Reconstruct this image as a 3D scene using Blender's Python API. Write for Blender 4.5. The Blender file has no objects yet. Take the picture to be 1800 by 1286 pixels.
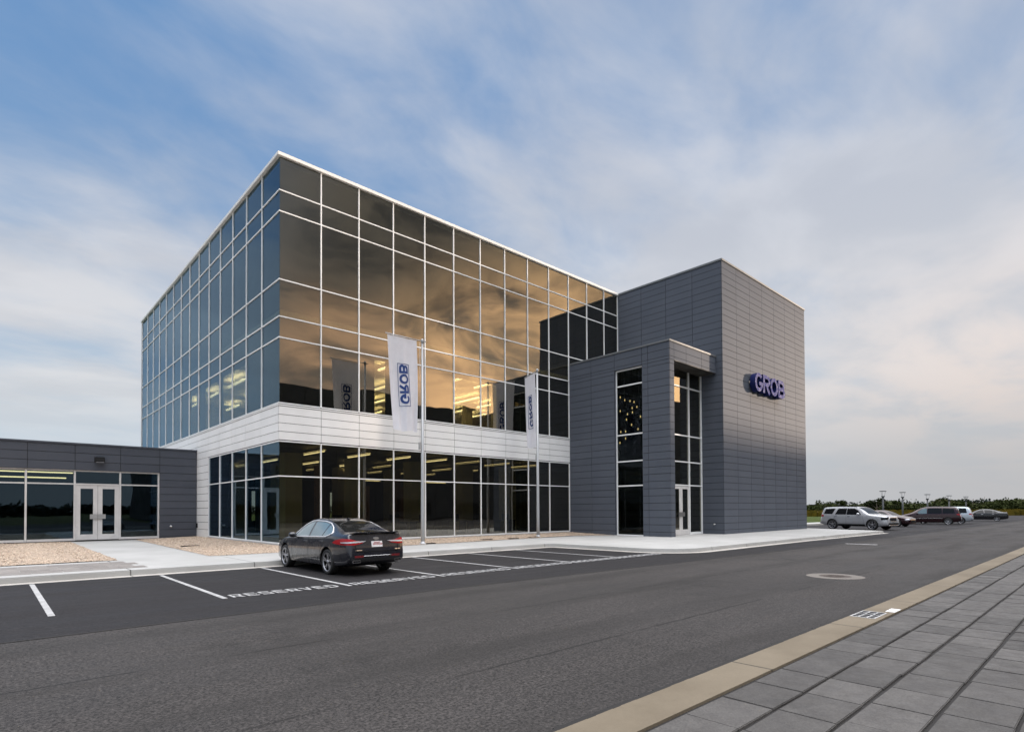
import bpy, bmesh, math, random
from mathutils import Vector, Matrix, Euler
from mathutils.bvhtree import BVHTree
R = math.radians
random.seed(7)
SC = bpy.context.scene
COL = SC.collection

# ------------------------------------------------------------------ camera
F_PX, CX, CY = 996.97, 892.52, 878.88          # focal length and principal point, 1800 px wide frame
YAW, PITCH, ROLL = 0.74298, 0.017011, -0.004972
CAM = Vector((-8.823, -23.488, 1.633))
def cam_axes():
    f = Vector((math.sin(YAW), math.cos(YAW), 0)); r = Vector((math.cos(YAW), -math.sin(YAW), 0)); u = Vector((0, 0, 1))
    f2 = f*math.cos(PITCH)+u*math.sin(PITCH); u2 = u*math.cos(PITCH)-f*math.sin(PITCH)
    return r*math.cos(ROLL)+u2*math.sin(ROLL), u2*math.cos(ROLL)-r*math.sin(ROLL), f2
cr, cu, cf = cam_axes()
cd = bpy.data.cameras.new('camera'); cam = bpy.data.objects.new('camera', cd); COL.objects.link(cam)
cd.sensor_fit = 'HORIZONTAL'; cd.sensor_width = 36; cd.lens = F_PX/1800*36
cd.shift_x = (900-CX)/1800; cd.shift_y = (CY-643)/1800
cd.clip_start = 0.1; cd.clip_end = 6000
m = Matrix.Identity(4)
for i in range(3):
    m[i][0] = cr[i]; m[i][1] = cu[i]; m[i][2] = -cf[i]; m[i][3] = CAM[i]
cam.matrix_world = m
SC.camera = cam

# ------------------------------------------------------------------ light
SUN_AZ = R(118)        # clockwise from +Y
SUN_EL = R(7.2)
SUND = Vector((math.sin(SUN_AZ)*math.cos(SUN_EL), math.cos(SUN_AZ)*math.cos(SUN_EL), math.sin(SUN_EL)))
SC.view_settings.view_transform = 'Standard'; SC.view_settings.look = 'None'
SC.view_settings.exposure = 1.08; SC.view_settings.gamma = 1
sl = bpy.data.lights.new('sun', 'SUN'); sl.energy = 1.7; sl.angle = R(1.3); sl.color = (1, .82, .67)
so = bpy.data.objects.new('sun', sl); COL.objects.link(so)
so.rotation_euler = SUND.to_track_quat('Z', 'Y').to_euler(); so.location = (0, 0, 60)

class NT:
    """little node-tree helper"""
    def __init__(s, t): s.t = t; s.n = t.nodes; s.l = t.links
    def node(s, ty, **k):
        n = s.n.new(ty)
        for a, b in k.items(): setattr(n, a, b)
        return n
    def put(s, sock, v):
        if isinstance(v, bpy.types.NodeSocket): s.l.new(v, sock)
        elif v is not None:
            if isinstance(v, (tuple, list)) and len(v) == 3 and len(sock.default_value) == 4: v = (*v, 1)
            sock.default_value = v
    def math(s, op, a, b=None, c=None, clamp=False):
        n = s.node('ShaderNodeMath', operation=op, use_clamp=clamp)
        for i, v in enumerate((a, b, c)):
            if v is not None: s.put(n.inputs[i], v)
        return n.outputs[0]
    def mix(s, f, a, b, ty='MIX'):
        n = s.node('ShaderNodeMix', data_type='RGBA', blend_type=ty)
        s.put(n.inputs[0], f); s.put(n.inputs[6], a); s.put(n.inputs[7], b)
        return n.outputs[2]
    def step(s, v, a, b, to0=0., to1=1., mode='SMOOTHSTEP'):
        n = s.node('ShaderNodeMapRange', interpolation_type=mode)
        s.put(n.inputs[0], v); n.inputs[1].default_value = a; n.inputs[2].default_value = b
        n.inputs[3].default_value = to0; n.inputs[4].default_value = to1
        return n.outputs[0]
    def noise(s, vec, scale, detail=4, rough=.55, dist=0, out=0, lac=2.0):
        n = s.node('ShaderNodeTexNoise'); s.put(n.inputs['Vector'], vec)
        n.inputs['Scale'].default_value = scale; n.inputs['Detail'].default_value = detail
        n.inputs['Roughness'].default_value = rough; n.inputs['Distortion'].default_value = dist; n.inputs['Lacunarity'].default_value = lac
        return n.outputs[out]
    def mapping(s, vec, loc=(0,0,0), rot=(0,0,0), sca=(1,1,1)):
        n = s.node('ShaderNodeMapping'); s.put(n.inputs[0], vec)
        n.inputs[1].default_value = loc; n.inputs[2].default_value = rot; n.inputs[3].default_value = sca
        return n.outputs[0]
    def xyz(s, vec):
        n = s.node('ShaderNodeSeparateXYZ'); s.put(n.inputs[0], vec); return n.outputs
    def comb(s, x, y, z):
        n = s.node('ShaderNodeCombineXYZ')
        for i, v in enumerate((x, y, z)): s.put(n.inputs[i], v)
        return n.outputs[0]
    def bump(s, h, strength=.3, dist=.02):
        n = s.node('ShaderNodeBump'); n.inputs['Strength'].default_value = strength; n.inputs['Distance'].default_value = dist
        s.put(n.inputs['Height'], h); return n.outputs[0]
    def coord(s, k='Object'): return s.node('ShaderNodeTexCoord').outputs[k]
    def pos(s): return s.node('ShaderNodeNewGeometry').outputs['Position']

def build_world():
    w = bpy.data.worlds.new('World'); SC.world = w; w.use_nodes = True
    T = NT(w.node_tree); T.n.clear()
    d = T.coord('Generated')
    nz = T.node('ShaderNodeVectorMath', operation='NORMALIZE'); T.put(nz.inputs[0], d); d = nz.outputs[0]
    x, y, z = T.xyz(d)
    sky = T.node('ShaderNodeTexSky', sky_type='NISHITA'); sky.sun_disc = False
    sky.sun_elevation = SUN_EL; sky.sun_rotation = SUN_AZ; sky.air_density = 1.0; sky.dust_density = .6; sky.ozone_density = 1.5
    dt = T.node('ShaderNodeVectorMath', operation='DOT_PRODUCT'); T.put(dt.inputs[0], d); dt.inputs[1].default_value = SUND
    c = dt.outputs['Value']
    vd = T.node('ShaderNodeVectorMath', operation='DOT_PRODUCT'); T.put(vd.inputs[0], d); vd.inputs[1].default_value = (.736, -.676, 0)
    side = vd.outputs['Value']                                  # to the right of the street view
    # blue of the clear air: Nishita, graded deeper with height
    base = T.mix(1.0, sky.outputs[0], (.112, .112, .112), 'MULTIPLY')
    blue = T.mix(T.step(z, .04, .60), (.47, .58, .69), (.150, .30, .55))
    base = T.mix(.88, base, blue)
    # high streaky cloud on a flat layer
    zz = T.math('ADD', T.math('MAXIMUM', z, 0), .16)
    p = T.comb(T.math('DIVIDE', x, zz), T.math('DIVIDE', y, zz), 0)
    pr = T.mapping(p, loc=(.35, .1, 0), rot=(0, 0, R(-62)), sca=(.62, 1.0, 1))
    wob = T.noise(p, .9, 3, .5, out=1)
    vm = T.node('ShaderNodeVectorMath', operation='MULTIPLY_ADD'); T.put(vm.inputs[0], wob); vm.inputs[1].default_value = (.5, .5, 0); T.put(vm.inputs[2], pr)
    n1 = T.noise(vm.outputs[0], 1.0, 6, .5, .2)
    n2 = T.noise(T.mapping(p, loc=(3.1, 1.7, 0), rot=(0, 0, R(-48)), sca=(.85, 1.3, 1)), 2.9, 6, .55, .3)
    cov = T.math('ADD', T.math('MULTIPLY', n1, .66), T.math('MULTIPLY', n2, .34))
    cov = T.math('ADD', cov, T.math('MULTIPLY', T.step(side, -.6, .7), .05))
    cov = T.math('ADD', cov, T.math('MULTIPLY', T.step(z, .56, .2), .12))
    m = T.step(cov, .40, .68)
    m = T.math('MULTIPLY', m, T.step(z, -.02, .16, .6, .95))
    cool = T.mix(T.step(z, .1, .6), (.69, .685, .685), (.56, .59, .655))
    warmside = T.math('MULTIPLY', T.step(side, .25, .8), T.step(z, .45, .1))
    n3 = T.noise(T.mapping(p, loc=(1, 5, 0), rot=(0, 0, R(-55)), sca=(.8, 1.2, 1)), 2.0, 5, .52, .3)
    cool = T.mix(T.step(n3, .35, .65), T.mix(1.0, cool, (.84, .855, .88), 'MULTIPLY'), cool)
    ccol = T.mix(T.math('MULTIPLY', warmside, T.step(n3, .33, .58)), cool, (.83, .70, .62))
    col = T.mix(m, base, ccol)
    # thin grey murk lying on the horizon
    murk = T.mix(T.step(side, -.2, .7), (.50, .58, .65), (.44, .445, .455))
    col = T.mix(T.step(z, .24, .02, 0, .9), col, murk)
    col = T.mix(1.0, col, (.90, .90, .91), 'MULTIPLY')
    # behind the street view: glowing low cloud round the sunset, dark grey cloud deck above it
    behind = T.math('MULTIPLY', T.step(y, -.18, -.55), T.step(c, .62, .80))
    back = T.step(y, .05, -.45)
    az = T.math('ARCTAN2', x, T.math('MULTIPLY', y, -1)); q = T.comb(T.math('ADD', T.math('MULTIPLY', az, 2.3), T.math('MULTIPLY', z, 2.2)), T.math('SUBTRACT', T.math('MULTIPLY', z, 5.5), T.math('MULTIPLY', az, .5)), 3.7)
    sn = T.noise(q, 2.4, 6, .56, .6); sb = T.noise(q, 1.1, 3, .5, .2)
    hot = T.math('MULTIPLY', T.step(c, .80, .97), T.step(T.math('ADD', T.math('MULTIPLY', sn, .6), T.math('MULTIPLY', sb, .4)), .34, .64))
    hot = T.math('MULTIPLY', hot, T.step(z, .47, .27))
    warm = T.math('MULTIPLY', T.step(c, .62, .93), T.step(T.math('ADD', z, T.math('MULTIPLY', T.math('SUBTRACT', sb, .5), .35)), .40, .20))
    deck = T.mix(T.step(sn, .38, .62), (.13, .13, .135), (.30, .275, .245))
    lowc = T.mix(T.step(sn, .34, .66), (.62, .50, .40), (2.2, 1.36, .80))
    bcol = T.mix(warm, deck, lowc)
    bcol = T.mix(hot, bcol, (3.5, 2.2, 1.12))
    col = T.mix(behind, col, bcol)
    # sky above the view, brightness added to light the scene from overhead
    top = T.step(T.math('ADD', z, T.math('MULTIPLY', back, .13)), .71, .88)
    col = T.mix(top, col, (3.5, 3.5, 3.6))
    # ground half
    col = T.mix(T.step(z, 0.0, -.02), col, (.12, .12, .11))
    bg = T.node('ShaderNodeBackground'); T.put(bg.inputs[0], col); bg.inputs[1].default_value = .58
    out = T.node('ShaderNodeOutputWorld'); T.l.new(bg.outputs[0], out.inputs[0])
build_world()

# ------------------------------------------------------------------ materials
def mat(name, col=(.5,.5,.5), rough=.6, metal=0, spec=.5, coat=0, emit=None, estr=0, fn=None):
    mt = bpy.data.materials.new(name); mt.use_nodes = True
    T = NT(mt.node_tree); b = T.n['Principled BSDF']
    b.inputs['Base Color'].default_value = (*col, 1); b.inputs['Roughness'].default_value = rough
    b.inputs['Metallic'].default_value = metal; b.inputs['Specular IOR Level'].default_value = spec
    b.inputs['Coat Weight'].default_value = coat; b.inputs['Coat Roughness'].default_value = .04
    if emit: b.inputs['Emission Color'].default_value = (*emit, 1); b.inputs['Emission Strength'].default_value = estr
    if fn: fn(T, b)
    return mt
def varied(c0, c1, scale=3., rough=(.5,.8), detail=6, bump=0, bscale=40, bdist=.005, island=0.):
    """two-tone noise colour; optional per-island value change and fine bump"""
    def fn(T, b):
        o = T.pos()
        col = T.mix(T.step(T.noise(o, scale, detail, .62), .3, .7), c0, c1)
        if island:
            ri = T.node('ShaderNodeNewGeometry').outputs['Random Per Island']
            col = T.mix(1.0, col, T.mix(ri, (1-island,)*3, (1+island,)*3), 'MULTIPLY')
        T.put(b.inputs['Base Color'], col)
        T.put(b.inputs['Roughness'], T.step(T.noise(o, scale*2.3, 4), .3, .7, *rough))
        if bump: T.put(b.inputs['Normal'], T.bump(T.noise(o, bscale, 5, .6), bump, bdist))
    return fn
def asphalt(c, c2, stain, grain=90., crack=0):
    def fn(T, b):
        o = T.pos()
        big = T.noise(o, .16, 5, .6); mid = T.noise(T.mapping(o, sca=(.25, 1, 1)), .9, 5, .6)
        g = T.noise(o, grain, 3, .75)
        v = T.node('ShaderNodeTexVoronoi'); T.put(v.inputs['Vector'], o); v.inputs['Scale'].default_value = grain*.9
        col = T.mix(T.step(T.math('ADD', T.math('MULTIPLY', big, .5), T.math('MULTIPLY', mid, .5)), .36, .64), c, c2)
        col = T.mix(T.step(T.noise(T.mapping(o, loc=(5, 2, 0)), .42, 6, .7), .54, .70, 0, .75), col, stain)
        col = T.mix(1.0, col, T.mix(T.step(g, .38, .62, mode='LINEAR'), (.38,)*3, (1.65,)*3), 'MULTIPLY')
        col = T.mix(1.0, col, T.mix(T.step(T.noise(o, 11, 4, .75), .35, .65, mode='LINEAR'), (.74,)*3, (1.26,)*3), 'MULTIPLY')
        x_, y_, z_ = T.xyz(o)
        if crack:      # worn wheel tracks along the road, and the joints between the paving lanes
            yy = T.math('ADD', y_, T.math('MULTIPLY', T.math('SUBTRACT', T.noise(T.mapping(o, sca=(.12, .12, 1)), 1, 3), .5), .9))
            tr = T.math('SINE', T.math('MULTIPLY', yy, 3.3))
            col = T.mix(T.math('MULTIPLY', T.step(tr, .1, 1, 0, .55), T.step(mid, .35, .6)), col, stain)
            yj = T.math('ADD', y_, T.math('MULTIPLY', T.noise(o, 1.3, 5, .65), .12))
            for q in (-16.55, -18.95):
                ln = T.math('ABSOLUTE', T.math('SUBTRACT', yj, q))
                col = T.mix(T.math('MULTIPLY', T.step(ln, .010, .030, .8, 0, 'LINEAR'), T.step(T.noise(o, .7, 3), .40, .55)), col, (.012, .011, .010))
        col = T.mix(T.step(v.outputs['Distance'], .0, .20, .55, 0), col, tuple(3.0*k for k in c2))
        if crack:
            cv = T.node('ShaderNodeTexVoronoi', feature='DISTANCE_TO_EDGE')
            wv = T.node('ShaderNodeVectorMath', operation='MULTIPLY_ADD'); T.put(wv.inputs[0], T.noise(o, .8, 5, .6, out=1)); wv.inputs[1].default_value = (2.2, 2.2, 0); T.put(wv.inputs[2], T.mapping(o, sca=(.6, 1, 1)))
            T.put(cv.inputs['Vector'], wv.outputs[0]); cv.inputs['Scale'].default_value = .12
            ck = T.math('MULTIPLY', T.step(cv.outputs['Distance'], .0, .0022, 1, 0, 'LINEAR'), T.step(T.noise(o, .3, 2), .5, .58))
            col = T.mix(T.math('MULTIPLY', ck, .65), col, (.015, .014, .013))
        T.put(b.inputs['Base Color'], col)
        T.put(b.inputs['Roughness'], T.step(mid, .3, .7, .62, .85))
        T.put(b.inputs['Normal'], T.bump(g, .6, .004))
    return fn
def concrete(c0, c1, jx=0, jy=0, stain=(.2,.17,.13), jc=(.06,.055,.05)):
    def fn(T, b):
        o = T.pos(); x, y, z = T.xyz(o)
        col = T.mix(T.step(T.noise(o, .45, 6, .62), .32, .7), c0, c1)
        col = T.mix(T.step(T.noise(T.mapping(o, sca=(.6, 1.6, 1)), 1.7, 7, .7), .60, .8, 0, .4), col, stain)
        col = T.mix(1.0, col, T.mix(T.noise(o, 60, 3, .7), (.86,)*3, (1.14,)*3), 'MULTIPLY')
        for s, v in ((jx, x), (jy, y)):
            if s:
                fr = T.math('ABSOLUTE', T.math('SUBTRACT', T.math('FRACT', T.math('DIVIDE', T.math('ADD', v, 200*s), s)), .5))
                col = T.mix(T.step(fr, .5-.020/s, .5-.010/s, 0, .8, 'LINEAR'), col, jc)
        T.put(b.inputs['Base Color'], col)
        T.put(b.inputs['Normal'], T.bump(T.noise(o, 45, 4, .7), .25, .004))
    return fn
def gravel(T, b):
    o = T.pos()
    v = T.node('ShaderNodeTexVoronoi'); T.put(v.inputs['Vector'], o); v.inputs['Scale'].default_value = 21
    h, s2, vv = (lambda n: n.outputs)(T.node('ShaderNodeSeparateColor'))[:3] if False else (None, None, None)
    sp = T.node('ShaderNodeSeparateColor'); T.put(sp.inputs[0], v.outputs['Color'])
    col = T.mix(sp.outputs[0], (.38, .265, .185), (.56, .46, .355))
    col = T.mix(T.step(sp.outputs[1], .82, .9), col, (.25, .19, .15))
    col = T.mix(T.step(T.noise(o, .7, 5, .6), .4, .75, 0, .35), col, (.38, .30, .24))
    col = T.mix(T.step(v.outputs['Distance'], .55, .95, 0, .75), col, (.10, .075, .055))
    T.put(b.inputs['Base Color'], col)
    T.put(b.inputs['Normal'], T.bump(T.math('SUBTRACT', 1., v.outputs['Distance']), .9, .03))
def glassmat(name, refl, tint, rtint=(1,1,1), warp=.35, haze=0.):
    mt = bpy.data.materials.new(name); mt.use_nodes = True; T = NT(mt.node_tree); T.n.clear()
    ge = T.node('ShaderNodeNewGeometry'); dp = T.node('ShaderNodeVectorMath', operation='DOT_PRODUCT'); T.l.new(ge.outputs['Normal'], dp.inputs[0]); T.l.new(ge.outputs['Incoming'], dp.inputs[1])
    fr = T.math('POWER', T.math('SUBTRACT', 1, T.math('ABSOLUTE', dp.outputs['Value'])), 5)
    fr = T.math('ADD', T.math('MULTIPLY', fr, .96), .04)
    o = T.pos()
    ri = T.node('ShaderNodeNewGeometry').outputs['Random Per Island']
    off = T.node('ShaderNodeVectorMath', operation='SCALE'); T.put(off.inputs[0], T.comb(ri, T.math('MULTIPLY', ri, 7.3), ri)); off.inputs[3].default_value = 40
    ad = T.node('ShaderNodeVectorMath', operation='ADD'); T.put(ad.inputs[0], o); T.put(ad.inputs[1], off.outputs[0])
    nrm = T.bump(T.noise(ad.outputs[0], .55, 1.5, .4), warp, .02)
    gl = T.node('ShaderNodeBsdfGlossy'); gl.inputs['Roughness'].default_value = .004; gl.inputs[0].default_value = (*rtint, 1); T.l.new(nrm, gl.inputs['Normal'])
    tr = T.node('ShaderNodeBsdfTransparent'); tr.inputs[0].default_value = (*tint, 1)
    f = T.math('ADD', T.math('MULTIPLY', fr, 1.0-refl), refl, clamp=True)
    mx = T.node('ShaderNodeMixShader'); T.put(mx.inputs[0], f); T.l.new(tr.outputs[0], mx.inputs[1]); T.l.new(gl.outputs[0], mx.inputs[2])
    out = T.node('ShaderNodeOutputMaterial'); T.l.new(mx.outputs[0], out.inputs[0])
    return mt
def carpaint(name, col, metal=.55, rough=.32):
    def fn(T, b):
        o = T.coord('Object')
        fl = T.noise(o, 3, 3, .5)
        T.put(b.inputs['Base Color'], T.mix(T.step(fl, .35, .7), tuple(.97*k for k in col), tuple(1.03*k for k in col)))
        T.put(b.inputs['Roughness'], T.step(T.noise(o, 2.5, 4), .3, .7, rough-.05, rough+.06))
    return mat(name, col, rough, metal, .5, .9, fn=fn)

M = {}
M['asphalt_new'] = mat('asphalt_new', spec=.25, rough=.8, fn=asphalt((.0135, .0120, .0127), (.0185, .0167, .0175), (.010, .009, .0095), 30))
M['asphalt_old'] = mat('asphalt_old', spec=.22, rough=.8, fn=asphalt((.034, .0305, .0285), (.048, .043, .0405), (.023, .021, .0195), 34, 1))
M['concrete'] = mat('concrete', rough=.8, fn=concrete((.35, .345, .33), (.415, .41, .395), 3.05, 0, (.27, .24, .20)))
M['gutter'] = mat('gutter', rough=.8, fn=concrete((.37, .345, .31), (.44, .415, .38), 3.05, 0, (.24, .20, .155)))
M['tan_concrete'] = mat('tan_concrete', rough=.8, fn=concrete((.125, .098, .064), (.185, .150, .104), 2.95, 0, (.06, .047, .032), (.02, .017, .013)))
M['gravel'] = mat('gravel', rough=.9, fn=gravel)
M['pebble'] = mat('pebble', rough=.85, fn=varied((.36, .255, .18), (.56, .47, .37), 30, island=.35))
def paverfn(T, b):
    varied((.066, .061, .057), (.088, .082, .076), 3.5, detail=8, bump=.6, bscale=60, island=.20)(T, b)
    src = b.inputs['Base Color'].links[0].from_socket; o = T.pos()
    col = T.mix(T.step(T.noise(o, 1.6, 7, .72), .55, .72, 0, .6), src, (.028, .027, .024))
    col = T.mix(1.0, col, T.mix(T.step(T.noise(o, 55, 3, .7), .36, .64, mode='LINEAR'), (.80,)*3, (1.2,)*3), 'MULTIPLY')
    T.put(b.inputs['Base Color'], col)
M['paver'] = mat('paver', spec=.3, rough=.85, fn=paverfn)
M['paver_warm'] = mat('paver_warm', rough=.85, fn=varied((.19, .17, .155), (.25, .225, .205), 3.2, bump=.4, bscale=70, island=.14))
M['joint'] = mat('dark_joint', (.018, .016, .015), .9)
def worn(T, b):
    o = T.pos(); col = T.mix(T.step(T.noise(o, 5, 5, .65), .3, .7), (.30, .295, .29), (.44, .435, .43))
    col = T.mix(T.step(T.noise(o, 16, 5, .75), .56, .70, 0, .7), col, (.05, .047, .047)); T.put(b.inputs['Base Color'], col)
M['paint'] = mat('road_paint', rough=.75, fn=worn)
M['earth'] = mat('earth', spec=.04, rough=.95, fn=varied((.035, .042, .015), (.06, .065, .025), .08, bump=.5, bscale=3, bdist=.1))
M['lawn'] = mat('lawn', spec=.04, rough=.95, fn=varied((.034, .052, .010), (.062, .078, .018), .25, bump=.6, bscale=9, bdist=.08))
M['goldenrod'] = mat('goldenrod', spec=.04, rough=.95, fn=varied((.045, .050, .012), (.17, .115, .014), .16))
M['leaf_dark'] = mat('leaf_dark', spec=.04, rough=.85, fn=varied((.014, .020, .007), (.028, .036, .013), .25, island=.16))
M['leaf_mid'] = mat('leaf_mid', spec=.04, rough=.85, fn=varied((.026, .036, .011), (.052, .062, .020), .12, island=.16))
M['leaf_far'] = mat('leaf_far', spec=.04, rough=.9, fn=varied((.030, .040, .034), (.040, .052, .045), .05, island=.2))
M['bark'] = mat('bark', rough=.9, fn=varied((.05, .04, .03), (.10, .08, .06), 4))
M['panel'] = mat('grey_panel', rough=.6, spec=.09, fn=varied((.091, .102, .124), (.098, .109, .131), .7, (.60, .60), island=.03))
M['panel_wing'] = mat('wing_panel', rough=.55, spec=.12, fn=varied((.072, .079, .096), (.080, .087, .104), .7, (.42, .55), island=.04))
M['white_panel'] = mat('white_panel', rough=.5, fn=varied((.76, .755, .74), (.82, .815, .80), .7, (.38, .5), island=.02))
M['alu'] = mat('white_aluminium', rough=.4, fn=varied((.78, .78, .77), (.84, .84, .83), 1.5, (.40, .5)))
M['alu_grey'] = mat('grey_aluminium', (.42, .43, .44), .4, .3)
M['door_frame'] = mat('door_aluminium', rough=.4, fn=varied((.56, .54, .53), (.64, .62, .60), 2, (.35, .45)))
M['steel'] = mat('brushed_steel', (.5, .5, .5), .32, .9)
M['coping'] = mat('coping', rough=.45, fn=varied((.76, .75, .72), (.82, .81, .78), 1, (.4, .5)))
M['coping_grey'] = mat('coping_grey', rough=.45, fn=varied((.13, .14, .145), (.17, .175, .18), 1, (.4, .5)))
M['black'] = mat('black_plastic', (.010, .010, .011), .7, spec=.2)
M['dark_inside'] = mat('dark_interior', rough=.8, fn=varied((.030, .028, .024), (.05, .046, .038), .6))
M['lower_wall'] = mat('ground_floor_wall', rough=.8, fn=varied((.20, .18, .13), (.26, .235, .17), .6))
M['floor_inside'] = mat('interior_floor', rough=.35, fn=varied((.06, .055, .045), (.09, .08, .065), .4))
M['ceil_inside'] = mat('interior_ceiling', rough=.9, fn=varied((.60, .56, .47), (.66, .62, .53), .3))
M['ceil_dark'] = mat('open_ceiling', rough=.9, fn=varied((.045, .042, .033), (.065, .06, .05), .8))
M['column'] = mat('interior_column', rough=.7, fn=varied((.66, .60, .42), (.74, .68, .50), .8))
M['room_wall'] = mat('interior_wall', rough=.8, fn=varied((.40, .35, .24), (.46, .41, .30), .6))
M['brown_door'] = mat('brown_interior', rough=.6, fn=varied((.22, .11, .05), (.30, .16, .08), 1.5))
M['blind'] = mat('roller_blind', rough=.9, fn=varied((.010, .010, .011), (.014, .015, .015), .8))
M['uplight'] = mat('uplight', (.8, .7, .4), .5, emit=(1, .80, .48), estr=17)
M['added_uplight_low'] = mat('added_uplight_low', (.8, .7, .4), .5, emit=(1, .80, .48), estr=2)  # hidden upward glow added to brighten the ground floor columns
M['glow'] = mat('lamp_glow', (.8, .7, .4), .5, emit=(1, .84, .54), estr=1.6)
M['glow_dim'] = mat('lamp_glow_dim', (.8, .7, .4), .5, emit=(1, .82, .48), estr=.30)
M['pendant'] = mat('pendant_glow', (.8, .6, .3), .5, emit=(1, .74, .34), estr=1.1)
M['glass'] = glassmat('tinted_glass', .135, (.56, .55, .45), (.95, .93, .90), .30)
M['glass_cool'] = glassmat('tinted_glass_side', .035, (.52, .55, .50), (.46, .66, .86), .25)
M['cloth'] = None
M['blue_ink'] = mat('blue_ink', (.012, .045, .19), .7)
M['sign_face'] = mat('sign_face', spec=.1, rough=.6, fn=varied((.027, .033, .17), (.033, .039, .195), 3))
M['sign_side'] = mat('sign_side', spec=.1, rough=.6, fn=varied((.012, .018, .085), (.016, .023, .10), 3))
M['tyre'] = mat('tyre_rubber', rough=.8, fn=varied((.013, .013, .013), (.022, .021, .021), 12))
M['rim'] = mat('alloy', rough=.3, metal=.8, col=(.42, .42, .44))
M['rim_dark'] = mat('alloy_dark', rough=.4, metal=.5, col=(.03, .03, .03))
M['chrome'] = mat('chrome', (.78, .78, .80), .12, 1.0)
M['bright_trim'] = mat('bright_trim', (.80, .80, .82), .25, .35)
M['carglass'] = mat('car_glass', (.006, .007, .008), .05, 0, .28, .05)
M['carglass_teal'] = mat('car_glass_light', (.12, .175, .195), .03, 0, .7, .7)
M['red_lens'] = mat('red_lens', (.32, .003, .008), .25, 0, .35, .3)
M['dark_lens'] = mat('dark_red_lens', (.14, .008, .012), .2, 0, .6, 1.0)
M['clear_lens'] = mat('clear_lens', (.55, .55, .58), .15, .3, .6, 1.0)
M['plate'] = mat('plate_white', rough=.5, fn=varied((.62, .60, .60), (.70, .68, .67), 20))
M['plate_red'] = mat('plate_red', (.45, .10, .10), .5)
M['lampmetal'] = mat('lamp_grey', rough=.5, fn=varied((.060, .063, .067), (.085, .088, .092), 2))
M['roof_felt'] = mat('roof_felt', rough=.9, fn=varied((.3, .3, .3), (.36, .36, .35), .5))
M['factory'] = mat('factory_cladding', rough=.7, fn=varied((.028, .028, .030), (.036, .036, .038), .2))
def cloth(name, c):
    mt = bpy.data.materials.new(name); mt.use_nodes = True; T = NT(mt.node_tree); T.n.clear()
    o = T.coord('Object'); col = T.mix(T.step(T.noise(o, 3, 5, .6), .3, .7), tuple(.95*k for k in c), c)
    df = T.node('ShaderNodeBsdfDiffuse'); tl = T.node('ShaderNodeBsdfTranslucent'); T.put(df.inputs[0], col); T.put(tl.inputs[0], col)
    tp = T.node('ShaderNodeBsdfTransparent')
    mx = T.node('ShaderNodeMixShader'); mx.inputs[0].default_value = .38; T.l.new(df.outputs[0], mx.inputs[1]); T.l.new(tl.outputs[0], mx.inputs[2])
    m2 = T.node('ShaderNodeMixShader'); m2.inputs[0].default_value = .06; T.l.new(mx.outputs[0], m2.inputs[1]); T.l.new(tp.outputs[0], m2.inputs[2])
    out = T.node('ShaderNodeOutputMaterial'); T.l.new(m2.outputs[0], out.inputs[0]); return mt
M['cloth'] = cloth('banner_cloth', (.90, .90, .96))
M['paint_dark'] = carpaint('dark_grey_paint', (.013, .014, .020), .15, .28)
M['paint_silver'] = carpaint('silver_paint', (.56, .57, .59), .5, .34)
M['paint_maroon'] = carpaint('maroon_paint', (.024, .0035, .006), .4, .3)
M['paint_ice'] = carpaint('pale_blue_silver_paint', (.50, .55, .60), .5, .34)
M['paint_red'] = carpaint('dark_red_paint', (.022, .003, .006), .4, .3)
M['paint_black'] = carpaint('black_paint', (.012, .012, .014), .3, .25)

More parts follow.
